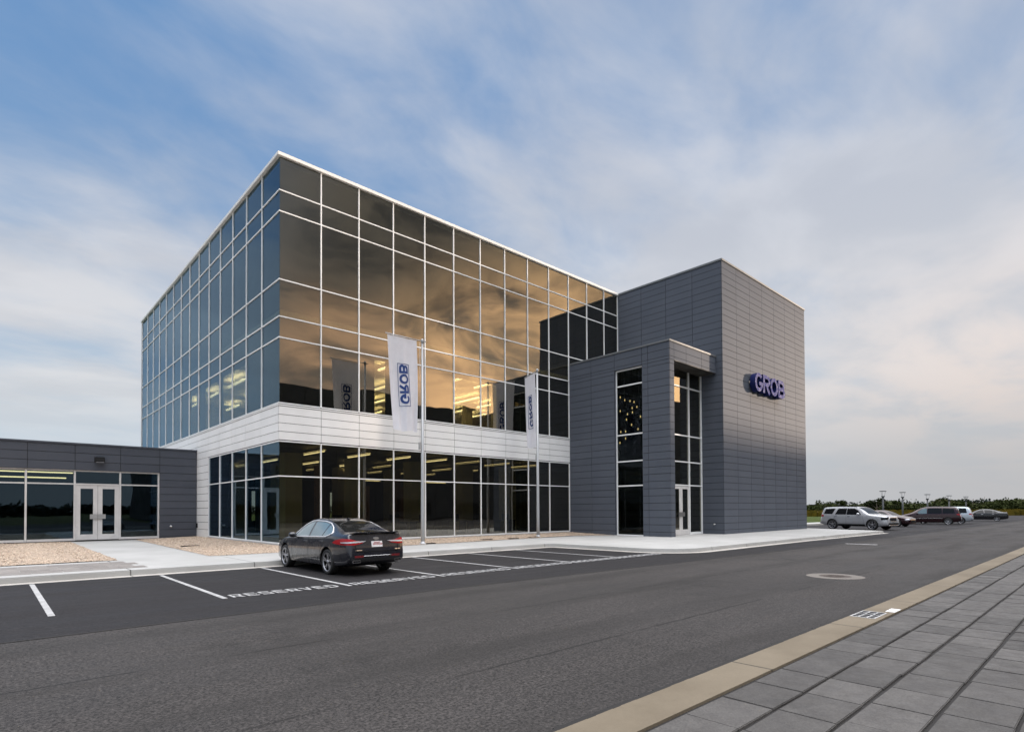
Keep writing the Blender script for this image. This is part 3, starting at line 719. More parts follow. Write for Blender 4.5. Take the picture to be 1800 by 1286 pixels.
for (x, y) in [(4, 3.1), (7.4, 3.3), (9.2, 3.2), (11.4, 3.2), (13.2, 3.1), (15.4, 3.2)]: mb.box(x-.7, y-.35, .98, x+.7, y+.35, 1.02); mb.box(x-.66, y-.3, ZB, x-.60, y+.3, .98); mb.box(x+.60, y-.3, ZB, x+.66, y+.3, .98); mb.box(x-.28, y-.1, 1.02, x+.28, y-.06, 1.42)
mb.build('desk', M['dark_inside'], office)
# roller blinds behind the upper glass (left open where the lit office shows)
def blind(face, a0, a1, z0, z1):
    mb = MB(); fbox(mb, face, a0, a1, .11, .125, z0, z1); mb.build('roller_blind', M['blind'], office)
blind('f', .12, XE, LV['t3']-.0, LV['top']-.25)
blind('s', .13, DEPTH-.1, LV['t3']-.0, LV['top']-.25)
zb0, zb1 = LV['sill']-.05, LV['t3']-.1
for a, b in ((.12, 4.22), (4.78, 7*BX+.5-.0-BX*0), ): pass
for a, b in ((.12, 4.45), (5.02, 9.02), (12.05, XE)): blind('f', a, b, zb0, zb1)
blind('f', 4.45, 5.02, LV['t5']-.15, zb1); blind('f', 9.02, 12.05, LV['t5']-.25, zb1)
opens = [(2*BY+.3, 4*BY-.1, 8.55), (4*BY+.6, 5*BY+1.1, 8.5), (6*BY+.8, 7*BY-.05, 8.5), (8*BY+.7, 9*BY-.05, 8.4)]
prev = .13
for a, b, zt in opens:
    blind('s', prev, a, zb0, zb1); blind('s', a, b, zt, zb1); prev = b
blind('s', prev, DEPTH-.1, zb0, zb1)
mb = MB(); mb.box(.3, 24.6, 6.0, 34, 24.8, LV['t4']); mb.box(24.2, .3, 6.0, 24.4, 24.6, LV['t4'])
mb.build('office_wall', M['room_wall'], office)
mb = MB()
for (x, y) in [(6.5, 5.5), (11.6, 5.0), (16.6, 5.2), (21, 5.2), (5, 11), (13.2, 10.4), (18.6, 11)]: mb.box(x-.3, y-.3, 6, x+.3, y+.3, LV['t4'])
mb.build('upper_column', M['column'], office)
# linear ceiling lights
LG, LU = 'linear ceiling lights on the ground floor', 'linear ceiling lights on the upper office floor'
def lin(x, y0, y1, z, mt, grp, lab):
    t = thing('linear_light', lab, 'ceiling light', (x, (y0+y1)/2, z), 0, grp); up = z > 6
    mb = MB(); mb.box(x-.024, y0, z-.02, x+.024, y1, z+.02); mb.build('light_strip', mt, t)
    mb = MB(); mb.box(x-.06, y0-.02, z+.021, x+.06, y1+.02, z+.055); mb.build('housing', M['alu_grey'], t)
    mb = MB(); mb.box(x-.05, y0, z+.057, x+.05, y1, z+.07); mb.build('uplight', M['uplight' if up else 'added_uplight_low'], t)  # unseen from below; the ground floor ones are added fill for the columns
for j, x in enumerate((2.05, 4.25, 6.45, 8.65, 10.85, 13.05, 15.25)):
    for k, (a, b) in enumerate(((.2, 2.35), (5.7, 7.7), (10.6, 12.4))):
        lin(x, a, b, 4.24, M['glow'] if (j < 3 and k < 2 or j == 3 and k == 0) else M['glow_dim'], LG, 'thin yellow linear light hanging under the dark ground floor ceiling')
for x, y in ((8.0, 7.4), (12.8, 7.2)):
    t = thing('linear_light', 'short horizontal yellow light %s' % ('deep behind the fourth ground floor window' if x < 10 else 'deep behind the sixth to seventh ground floor window'), 'ceiling light', (x, y, 3.45))
    mb = MB(); mb.box(x-.9, y-.05, 3.43, x+.9, y+.05, 3.47); mb.build('light_strip', M['glow'], t)
for x in (2.2, 4.6, 7.0, 9.4, 11.6, 13.8, 16.0, 18.3, 20.7):
    for (a, b) in ((1.6, 4.2), (6.4, 9.4), (11.2, 14.2), (15.6, 18.2), (20.0, 22.8)):
        lin(x, a, b, 9.30, M['glow'], LU, 'bright linear light under the pale ceiling of the upper office')

# ---- grey panel boxes: tower, entrance portico, low wing
def panel_z(z0, z1, h=.395):
    n = round((z1-z0)/h); return [z0+(z1-z0)*k/n for k in range(n+1)]
TX0, TX1, TY0, TY1, TZ = 23.14, 35.93, -7.52, 9.0, 16.36
tower = thing('entrance_tower', 'tall windowless tower clad in grey metal panels beside the entrance', 'building', (TX0, TY0, 0))
mb = MB(); zz = panel_z(.0, TZ)
panels(mb, 'f', [TX0-.0]+[TX0+(TX1-TX0)*k/7 for k in range(1, 7)]+[TX1], zz, TY0)
mb2 = mb
panels(mb, 's', [TY0+.034]+[-5.6, -3.75, -1.9, .0], zz, TX0)
for z0, z1 in zip(zz[:-1], zz[1:]):
    for k in range(9): mb.box(TX1-.03, TY0+.034+1.83*k+.008, z0+.008, TX1, TY0+.034+1.83*(k+1)-.008, z1-.008)
mb.build('wall', M['panel'], tower)
mb = MB(); mb.box(TX0+.022, TY0+.022, 0, TX1-.022, TY1, TZ-.05); mb.build('wall_backing', M['joint'], tower)
mb = MB(); mb.box(TX0-.05, TY0-.05, TZ, TX1+.05, TY0+.3, TZ+.12); mb.box(TX0-.05, TY0+.3, TZ, TX0+.3, .3, TZ+.12); mb.box(TX1-.3, TY0+.3, TZ, TX1+.05, TY1, TZ+.12)
mb.build('coping', M['coping_grey'], tower, bevel=.01)
mb = MB(); mb.box(TX0+.3, TY0+.3, TZ-.05, TX1-.3, TY1, TZ+.02); mb.build('roof', M['roof_felt'], tower)

PX0, PY0, PZ = 18.03, -7.10, 10.66
portico = thing('entrance_portico', 'lower grey panelled entrance frame with a tall narrow window and glass doors', 'building', (PX0, PY0, 0))
WY0, WY1, WT = -5.36, -3.48, 9.70        # side window
mb = MB(); zz = panel_z(.0, PZ)
skip = lambda a, z: WY0 < a < WY1 and z < WT
zw = [z for z in zz if z < WT-.15]+[WT]+[z for z in zz if z > WT+.12]
panels(mb, 's', [PY0+.0, -6.6+.85, WY0], zw, PX0); panels(mb, 's', [WY0, WY1], zw, PX0, skip=skip); panels(mb, 's', [WY1, -1.75, -.02], zw, PX0)
BB = 9.70                                  # underside of the beam
panels(mb, 'f', [PX0+.03, 18.50], zw, PY0); 
panels(mb, 'f', [18.50, 19.75, 21.45, TX0-.01], [BB]+[z for z in zw if z > BB+.1], PY0)
mb.build('wall', M['panel'], portico)
mb = MB()
mb.box(PX0+.022, PY0+.022, 0, 18.49, WY0-.005, PZ-.06); mb.box(PX0+.022, WY1+.005, 0, 18.4, -.01, PZ-.06)
mb.box(PX0+.022, WY0-.005, WT+.01, 18.49, WY1+.005, PZ-.06)
mb.box(18.49, PY0+.022, BB+.012, TX0, -6.0, PZ-.06)
mb.build('wall_backing', M['joint'], portico)
mb = MB(); mb.box(18.492, PY0+.03, .0, 18.51, -6.16, BB); mb.build('pier_inner_face', M['panel'], portico)
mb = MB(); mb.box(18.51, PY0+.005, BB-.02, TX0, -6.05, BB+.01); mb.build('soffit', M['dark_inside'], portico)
mb = MB(); mb.box(PX0-.04, PY0-.04, PZ, TX0-.005, PY0+.3, PZ+.10); mb.box(PX0-.04, PY0+.3, PZ, PX0+.3, -.08, PZ+.10); mb.build('coping', M['coping_grey'], portico, bevel=.01)
mb = MB(); mb.box(PX0+.3, PY0+.3, PZ-.1, TX0, -.1, PZ+.02); mb.build('roof', M['roof_felt'], portico)
# side window, recessed
mb = MB(); fz = [ZB-.1, 2.98, 4.38, 5.91, 8.74, WT-.06]; qx = PX0+.16
for z0, z1 in zip(fz[:-1], fz[1:]):
    mb.box(qx+.02, WY0+.06, z0+.02, qx+.032, WY1-.06, z1-.02)
M['glass_dark'] = glassmat('tinted_glass_dark', .0, (.50, .52, .48), (.30, .36, .42), .2); w = mb.build('window', M['glass_dark'], portico)
mb = MB(); mb.box(qx-.04, WY0+.0, .12, qx+.05, WY0+.07, WT-.05); mb.box(qx-.04, WY1-.07, .12, qx+.05, WY1, WT-.05)
for z in fz: mb.box(qx-.036, WY0+.07, z-.035, qx+.05, WY1-.07, z+.035)
mb.build('window_frame', M['alu'], w)
mb = MB(); mb.box(qx-.12, WY0+.001, .1, PX0+.34, WY0+.012, WT); mb.box(PX0+.002, WY0, WT-.012, PX0+.34, WY1, WT+.005); mb.box(PX0+.032, WY1-.012, .1, PX0+.34, WY1-.001, WT); mb.build('window_reveal', M['panel'], portico)
# glazed entrance wall in the recess
GY = -6.12; gz_ = [3.02, 4.38, 5.91, 8.74, BB-.05]
gx_ = [18.51, 19.72, 21.66, TX0-.02]
mb = MB()
for a0, a1 in zip(gx_[:-1], gx_[1:]):
    for z0, z1 in zip(gz_[:-1], gz_[1:]): mb.box(a0+.02, GY+.02, z0+.02, a1-.02, GY+.032, z1-.02)
    if a0 != gx_[1]: mb.box(a0+.02, GY+.02, ZB, a1-.02, GY+.032, 3.0)
w = mb.build('window', M['glass'], portico)
mb = MB()
for a in (gx_[0]+.03, gx_[1], gx_[2], gx_[3]-.03): mb.box(a-.033, GY-.05, .14, a+.033, GY+.05, BB-.02)
for a0, a1 in zip(gx_[:-1], gx_[1:]):
    for z in gz_[:-1]: mb.box(a0+.04, GY-.046, z-.033, a1-.04, GY+.05, z+.033)
    if a0 != gx_[1]: mb.box(a0+.04, GY-.046, .14, a1-.04, GY+.05, .28)
mb.build('window_frame', M['alu'], w)
def door_leaf(parent, face_y, x0, x1, z0, z1, hx, stile=.17, rail=.18, bot=.30, glass='glass'):
    mb = MB(); y0, y1 = face_y-.025, face_y+.025
    mb.box(x0, y0, z0, x0+stile, y1, z1); mb.box(x1-stile, y0, z0, x1, y1, z1)
    mb.box(x0+stile, y0+.002, z1-rail, x1-stile, y1-.002, z1); mb.box(x0+stile, y0+.002, z0, x1-stile, y1-.002, z0+bot)
    d = mb.build('door', M['door_frame'], parent, bevel=.004)
    mb = MB(); mb.box(x0+stile-.01, face_y-.008, z0+bot-.01, x1-stile+.01, face_y+.008, z1-rail+.01); mb.build('door_glass', M[glass], d)
    mb = MB(); mb.box(hx-.16, face_y-.085, z0+1.06, hx+.16, face_y-.06, z0+1.30); mb.box(hx-.05, face_y-.06, z0+1.12, hx-.02, face_y-.02, z0+1.24); mb.box(hx+.03, face_y-.06, z0+1.12, hx+.06, face_y-.02, z0+1.24)
    mb.build('handle', M['steel'], d, bevel=.005)
dm = (gx_[1]+gx_[2])/2
door_leaf(portico, GY, gx_[1]+.04, dm-.006, .155, 2.975, dm-.16); door_leaf(portico, GY, dm+.006, gx_[2]-.04, .155, 2.975, dm+.16)
mb = MB(); mb.box(18.4, -6.0, ZB-.11, TX0, -.1, .2); mb.box(18.3, -.12, .1, TX0, -.06, 10.5); mb.build('lobby_floor', M['floor_inside'], portico)
# pendant lamps in the lobby
for (y, z) in [(-2.45, 8.56), (-2.79, 8.34), (-3.17, 8.23), (-3.46, 8.13), (-3.32, 7.78), (-3.66, 7.81), (-3.34, 7.52), (-2.44, 7.71), (-2.98, 7.45), (-2.9, 7.13), (-3.91, 7.19), (-3.27, 6.77), (-3.73, 6.46), (-2.18, 6.8), (-2.47, 6.42), (-2.83, 6.41), (-2.82, 5.98), (-2.4, 5.75)]:
    t = thing('pendant_lamp', 'small amber pendant lamp hanging in the dark lobby behind the tall narrow window', 'pendant lamp', (20.0, y, z), 0, 'amber pendant lamps in the lobby')
    mb = MB(); mb.lathe([(.010, -.07), (.026, -.05), (.032, 0), (.022, .05), (.010, .07)], 10, c=(20.0, y, z)); mb.build('bulb', M['pendant'], t)
    mb = MB(); mb.tube([(20.0, y, z+.07), (20.0, y, 10.4)], .006, 5); mb.build('cord', M['black'], t)
# sign letters on the tower
sg = thing('wall_sign', 'raised blue-violet sign reading GROB high on the grey tower front', 'sign', (28.9, TY0, 9.6))
sx = 26.55
for ch, ww in zip('GROB', (1.12, 1.06, 1.16, 1.10)):
    mb = MB(); st, adv = letter_strokes(ch)
    k = ww/ (adv+.0)
    letter_mesh(mb, ch, sx, 9.05, k, 1.17, .185, lambda x, y, z: Vector((x, TY0-.08-z, y)), 0, .34, 0, 1)
    mb.build('letter', [M['sign_face'], M['sign_side']], sg); sx += ww+.055
mb = MB(); mb.box(26.7, TY0-.075, 9.35, 31.0, TY0-.005, 9.55); mb.box(26.7, TY0-.075, 9.75, 31.0, TY0-.005, 9.85); mb.build('raceway', M['sign_side'], sg)
# small wall fittings
def wallbox(name, label, cat, a, b, mt):
    mb = MB(); mb.box(*a, *b); return tag(mb.build(name, mt, bevel=.012), label, cat)
t = thing('hose_tap', 'small steel tap on the dark side wall of the tower near the ground', 'tap', (TX0, -6.94, .72))
mb = MB(); mb.lathe([(.05, -.02), (.05, 0), (.02, .0), (.02, .1), (.035, .1), (.035, .13)], 12, 'x', (TX0-.12, -6.94, .72)); mb.build('spout', M['steel'], t)
t = thing('hose_tap', 'small steel tap on the dark wall of the low wing', 'tap', (-1.33, 12.17, .82))
mb = MB(); mb.lathe([(.035, -.13), (.035, -.1), (.02, -.1), (.02, 0), (.06, .0), (.06, .02)], 12, 'y', (-1.33, 12.16, .82)); mb.build('spout', M['steel'], t)
wallbox('socket_box', 'small dark socket box low on the white panels beside the low wing', 'socket', (-.10, 12.0, .72), (-.031, 12.12, .98), M['black'])

# ---- low wing
wing = thing('low_wing', 'low dark-grey panelled wing with glass double doors left of the glass block', 'building', (-3, 12.2, 0))
WY, WZ = 12.2, 5.04
op0, op1, oh = -9.2, -1.87, 3.75
mb = MB(); zw = [.0, .27+.0]+[ZB+.387*k for k in range(1, 9)]+[oh]+[4.18, 4.61, WZ]
ax = [-.04, -1.87, -3.66, -5.57, -7.4, -9.2]+[-9.2-2*k for k in range(1, 16)]
ax = ax[::-1]
panels(mb, 'f', ax, zw, WY, skip=lambda a, z: op0 < a < op1 and z < oh)
mb.build('wall', M['panel_wing'], wing)
mb = MB(); mb.box(-40, WY+.02, 0, op0-.01, WY+.3, WZ-.02); mb.box(op1+.01, WY+.02, 0, -.05, WY+.3, WZ-.02); mb.box(op0-.01, WY+.02, oh+.012, op1+.01, WY+.3, WZ-.02); mb.build('wall_backing', M['joint'], wing)
mb = MB(); mb.box(-40, WY-.04, WZ, -.035, WY+.35, WZ+.08); mb.build('coping', M['panel_wing'], wing)
mb = MB(); mb.box(-40, WY+.3, WZ-.25, -.04, 24, WZ-.02); mb.build('roof', M['roof_felt'], wing)
mb = MB(); mb.box(-40, 23.8, 0, -.04, 24, WZ-.25); mb.box(-40.2, WY, 0, -40, 24, WZ); mb.box(-14.2, WY+.3, ZB, -14, 23.8, WZ-.3); mb.build('rear_wall', M['dark_inside'], wing)
mb = MB(); mb.box(-40, WY+.31, .0, -.05, 23.8, ZB-.02); mb.build('floor', M['floor_inside'], wing)
wx = [op0, -7.45, -5.57, -3.66, op1]; QY = WY+.12
mb = MB()
for a0, a1 in zip(wx[:-1], wx[1:]):
    mb.box(a0+.03, QY+.02, 3.08, a1-.03, QY+.032, oh-.03)
    if a0 != wx[2]: mb.box(a0+.03, QY+.02, ZB+.03, a1-.03, QY+.032, 3.03)
w = mb.build('window', M['glass_cool'], wing)
mb = MB()
for a in wx: mb.box(a-.04+(.04 if a == op0 else -.04 if a == op1 else 0), QY-.05, .2, a+.04+(.04 if a == op0 else -.04 if a == op1 else 0), QY+.05, oh-.0)
for a0, a1 in zip(wx[:-1], wx[1:]):
    for z in (3.055, oh-.03): mb.box(a0+.05, QY-.046, z-.035, a1-.05, QY+.05, z+.03)
    if a0 != wx[2]: mb.box(a0+.05, QY-.046, .2, a1-.05, QY+.05, ZB+.05)
mb.build('window_frame', M['door_frame'], w)
mid = (wx[2]+wx[3])/2
door_leaf(wing, QY, wx[2]+.045, mid-.006, .22, 3.015, mid-.17, .19, .19, .28, 'glass_cool'); door_leaf(wing, QY, mid+.006, wx[3]-.045, .22, 3.015, mid+.17, .19, .19, .28, 'glass_cool')
for k, zz in enumerate((3.66, 3.40)):
    t = thing('linear_light', ['upper of the two glowing tubes behind the left window of the low wing', 'lower of the two glowing tubes behind the left window of the low wing'][k], 'ceiling light', (-7, 13.4, zz))
    mb = MB(); mb.box(-9, 13.37+k*.3, zz-.03, -5.55-k*.25, 13.43+k*.3, zz+.03); mb.build('light_strip', M['glow'], t)
t = thing('wall_light', 'black box-shaped wall light above the doors of the low wing', 'wall light', (-4.58, WY, 4.32))
mb = MB(); mb.prism([(WY-.005, 4.46), (WY-.20, 4.44), (WY-.25, 4.20), (WY-.005, 4.18)], -4.78, -4.36, mx=Matrix(((0,0,1,0), (1,0,0,0), (0,1,0,0), (0,0,0,1)))); mb.build('housing', M['black'], t, bevel=.012)
mb = MB(); mb.box(-4.74, WY-.22, 4.165, -4.40, WY-.04, 4.182); mb.build('lens', M['clear_lens'], t)

# ---- dark factory hall behind the camera (seen only mirrored in the glass; it shades the forecourt)
FH = 21.3
fac = thing('factory_hall', 'long dark factory hall across the road, mirrored in the glass', 'building', (60, -63, 0))
mb = MB(); mb.box(16, -110, 0, 420, -63.5, FH)  # unseen far end stretched to keep the sun off the distant trees
mb.box(92, -109, FH, 123.9, -63.8, FH+7)  # unseen raised block, added to keep the sun off the white band
mb.build('wall', M['factory'], fac)
mb = MB(); x = 16
rf_ = random.Random(2)
while x < 418: mb.box(x+.02, -63.5, .2, x+5.96, -63.4, FH); x += 6
mb.build('cladding', M['factory'], fac)
mb = MB(); 
for k in range(14): mb.box(20+12*k, -63.39, 1.0, 20+12*k+7, -63.33, 3.2)
mb.build('window', M['black'], fac)

# ------------------------------------------------------------------ vehicles
def interp(tab, s):
    """monotone cubic through (s, value) pairs"""
    n = len(tab)
    if s <= tab[0][0]: return tab[0][1]
    if s >= tab[-1][0]: return tab[-1][1]
    for i in range(n-1):
        if tab[i][0] <= s <= tab[i+1][0]: break
    def slope(k):
        if k <= 0 or k >= n-1: return 0 if k > 0 else (tab[1][1]-tab[0][1])/(tab[1][0]-tab[0][0])
        a = (tab[k][1]-tab[k-1][1])/(tab[k][0]-tab[k-1][0]); b = (tab[k+1][1]-tab[k][1])/(tab[k+1][0]-tab[k][0])
        return 0 if a*b <= 0 else 2*a*b/(a+b)
    x0, y0 = tab[i]; x1, y1 = tab[i+1]; h = x1-x0; t = (s-x0)/h
    m0, m1 = slope(i)*h, slope(i+1)*h
    return (2*t**3-3*t*t+1)*y0+(t**3-2*t*t+t)*m0+(-2*t**3+3*t*t)*y1+(t**3-t*t)*m1
def car_shell(sp):
    """closed lofted body: x right, y forward (front at +), origin on the ground midway between the axles"""
    L = sp['L']; n = 74; ys = []
    for i in range(n+1):
        t = i/n; t = t-.055*math.sin(2*math.pi*t*1)      # denser at both ends
        ys.append(L*t)
    rings = []
    for s in ys:
        zt = interp(sp['top'], s); zb = min(interp(sp['belt'], s), zt-.012); w = interp(sp['w'], s); zs = interp(sp['sill'], s); zs = min(zs, zb-.05)
        h = zt-zb; wt = w*interp(sp['roofw'], s); H = zb-zs; k = min(1, h/.30)
        wb = w*.955
        pts = [(0, zs), (w*.55, zs), (w*.84, zs+.005), (w*.945, zs+.05*min(1, H/.4)), (w*.985, zs+.22*H), (w*1.0, zs+.45*H), (w*.997, zs+.66*H), (w*.988, zs+.82*H), (w*.972, zs+.94*H), (wb, zb)]
        for f, g in ((.18, .30), (.42, .58), (.66, .80), (.84, .925)):
            bul = .018*k*math.sin(math.pi*f)
            pts.append((wb+(wt-wb)*(f**(1.0+.0*k))+bul, zb+h*(g*(1-k)+(f*.93)*k)))
        pts += [(wt*.965, zb+h*.955), (wt*.86, zb+h*.978), (wt*.62, zb+h*.992), (wt*.32, zt-.002), (0, zt)]
        rings.append((s, pts))
    mb = MB(); np_ = len(rings[0][1]); m_ = 2*np_-2; y0 = sp['yf']
    for s, pts in rings:
        full = pts+[(-p[0], p[1]) for p in pts[-2:0:-1]]
        mb.v += [(p[0], y0-s, p[1]) for p in full]
    for i in range(n):
        for k in range(m_):
            a, b = i*m_+k, i*m_+(k+1) % m_
            mb.f.append([a, b, b+m_, a+m_]); mb.m.append(0); mb.sm.append(True)
    mb.f.append(list(range(m_))[::-1]); mb.f.append([n*m_+k for k in range(m_)]); mb.m += [0, 0]; mb.sm += [True, True]
    return mb
def decal(name, mat_, poly, bvh, parent, view, off=.006, th=.02, h=.05, flip=False):
    """part laid on the body: 2-D outline seen along `view` ('l','r' side: (y,z); 't' top: (x,y); 'b' rear, 'f' front: (x,z); or a diagonal angle)"""
    if view in ('l', 'r'):
        sg = -1 if view == 'l' else 1; to3 = lambda a, b: Vector((sg*3, a, b)); d = Vector((-sg, 0, 0))
    elif view == 't': to3 = lambda a, b: Vector((a, b, 4)); d = Vector((0, 0, -1))
    elif view == 'b': to3 = lambda a, b: Vector((a, -6, b)); d = Vector((0, 1, 0))
    elif view == 'f': to3 = lambda a, b: Vector((a, 6, b)); d = Vector((0, -1, 0))
    else:
        an, org = view; d = Vector((math.cos(an), math.sin(an), 0)); ax = Vector((d.y, -d.x, 0)); org = Vector(org)
        to3 = lambda a, b: org+ax*a-d*4+Vector((0, 0, b))
    bm = bmesh.new()
    f = bm.faces.new([bm.verts.new((p[0], p[1], 0)) for p in poly]); bmesh.ops.triangulate(bm, faces=[f])
    for _ in range(7):
        lg = [e for e in bm.edges if e.calc_length() > h]
        if not lg: break
        bmesh.ops.subdivide_edges(bm, edges=lg, cuts=1); bmesh.ops.triangulate(bm, faces=[q for q in bm.faces if len(q.verts) > 3])
    last = None; miss = []
    for v in bm.verts:
        o = to3(v.co.x, v.co.y); hit, nn, *_ = bvh.ray_cast(o, d)
        if hit is None: miss.append((v, o)); continue
        if nn.dot(d) > 0: nn = -nn
        v.co = hit+nn*off*.4-d*off*.6
    hits = [v for v in bm.verts if v not in [m_[0] for m_ in miss]]
    if not hits: bm.free(); return None
    for v, o in miss:
        ne = min(hits, key=lambda q: ((o-q.co)-d*((o-q.co).dot(d))).length); v.co = ne.co.copy()
    bmesh.ops.remove_doubles(bm, verts=bm.verts, dist=.0005)
    bmesh.ops.recalc_face_normals(bm, faces=bm.faces)
    if sum((q.normal.dot(d)*q.calc_area() for q in bm.faces)) > 0: bmesh.ops.reverse_faces(bm, faces=bm.faces)
    r_ = bmesh.ops.extrude_face_region(bm, geom=bm.faces[:]); nv = [g for g in r_['geom'] if isinstance(g, bmesh.types.BMVert)]
    orig = [v for v in bm.verts if v not in set(nv)]
    for v in orig: v.co += d*th
    me = bpy.data.meshes.new(name); bmesh.ops.recalc_face_normals(bm, faces=bm.faces)
    for q in bm.faces: q.smooth = True
    bm.to_mesh(me); bm.free(); me.materials.append(mat_)
    try: me.set_sharp_from_angle(angle=R(40))
    except Exception: pass
    o = bpy.data.objects.new(name, me); COL.objects.link(o); o.parent = parent; return o
def strip(name, mat_, pts, bvh, parent, view, r_=.009, closed=False, off=.004, step=.05):
    """thin moulding following the body under a 2-D polyline"""
    P = [Vector(p) for p in pts]; out = []; N = len(P)
    for i in range(N if closed else N-1):
        a, b = P[i], P[(i+1) % N]; k = max(1, int((b-a).length/step))
        out += [a+(b-a)*j/k for j in range(k)]
    if not closed: out.append(P[-1])
    q3 = []
    for p in out:
        if view in ('l', 'r'): sg = -1 if view == 'l' else 1; o, d = Vector((sg*3, p[0], p[1])), Vector((-sg, 0, 0))
        elif view == 'b': o, d = Vector((p[0], -6, p[1])), Vector((0, 1, 0))
        elif view == 'f': o, d = Vector((p[0], 6, p[1])), Vector((0, -1, 0))
        else: o, d = Vector((p[0], p[1], 4)), Vector((0, 0, -1))
        hit, nn, *_ = bvh.ray_cast(o, d)
        if hit is not None: q3.append(hit-d*off)
    if len(q3) < 2: return None
    mb = MB(); mb.tube(q3, r_, 6, closed=closed); return mb.build(name, mat_, parent, local=True)
def make_wheel(root, x, y, r_, sgn, rim='rim', spokes=5, wd=.225):
    w = bpy.data.objects.new('wheel', None); COL.objects.link(w); w.parent = root; w.location = (x, y, r_); w.empty_display_size = .2
    mb = MB(); h = wd/2; rr = r_*.77
    mb.lathe([(rr*.96, -h*.9), (r_*.86, -h), (r_*.95, -h*.96), (r_*.992, -h*.72), (r_, -h*.4), (r_, h*.4), (r_*.992, h*.72), (r_*.95, h*.96), (r_*.86, h), (rr*.96, h*.9)], 36, 'x')
    mb.f = mb.f[:-2]; mb.m = mb.m[:-2]; mb.sm = mb.sm[:-2]
    mb.build('tyre', M['tyre'], w, local=True)
    mb = MB(); xo = sgn*h*.80
    mb.lathe([(rr*.97, sgn*h*.93), (rr*.90, sgn*h*.90), (rr*.88, sgn*h*.62), (rr*.97, sgn*h*.55), (rr*.97, sgn*h*.93)], 36, 'x'); mb.f = mb.f[:-2]; mb.m = mb.m[:-2]; mb.sm = mb.sm[:-2]
    for k in range(spokes):
        for da in (-.13, .13):
            a = 2*math.pi*k/spokes+math.pi/2; ca, sa = math.cos(a+da*.4), math.sin(a+da*.4); cb, sb = math.cos(a+da*1.15), math.sin(a+da*1.15)
            p0 = Vector((xo*.86, ca*rr*.16, sa*rr*.16)); p1 = Vector((xo*1.06, cb*rr*.93, sb*rr*.93))
            t = (p1-p0).normalized(); e = Vector((1,0,0)).cross(t).normalized(); u = Vector((sgn, 0, 0))
            ww0, ww1 = rr*.055, rr*.05
            vs = [p0+e*ww0, p0-e*ww0, p1-e*ww1, p1+e*ww1]; mb.add(vs+[v-u*.03 for v in vs], [(0,1,2,3), (7,6,5,4), (0,4,5,1), (1,5,6,2), (2,6,7,3), (3,7,4,0)])
    mb.lathe([(0.001, sgn*h*.55), (rr*.2, sgn*h*.55), (rr*.2, sgn*h*.80), (rr*.12, sgn*h*.86), (.001, sgn*h*.87)], 16, 'x')
    mb.build('rim', M[rim], w, local=True)
    mb = MB(); mb.lathe([(.001, sgn*h*.30), (rr*.95, sgn*h*.30), (rr*.95, sgn*h*.36), (.001, sgn*h*.36)], 28, 'x'); mb.build('brake_disc', M['rim_dark'], w, local=True)
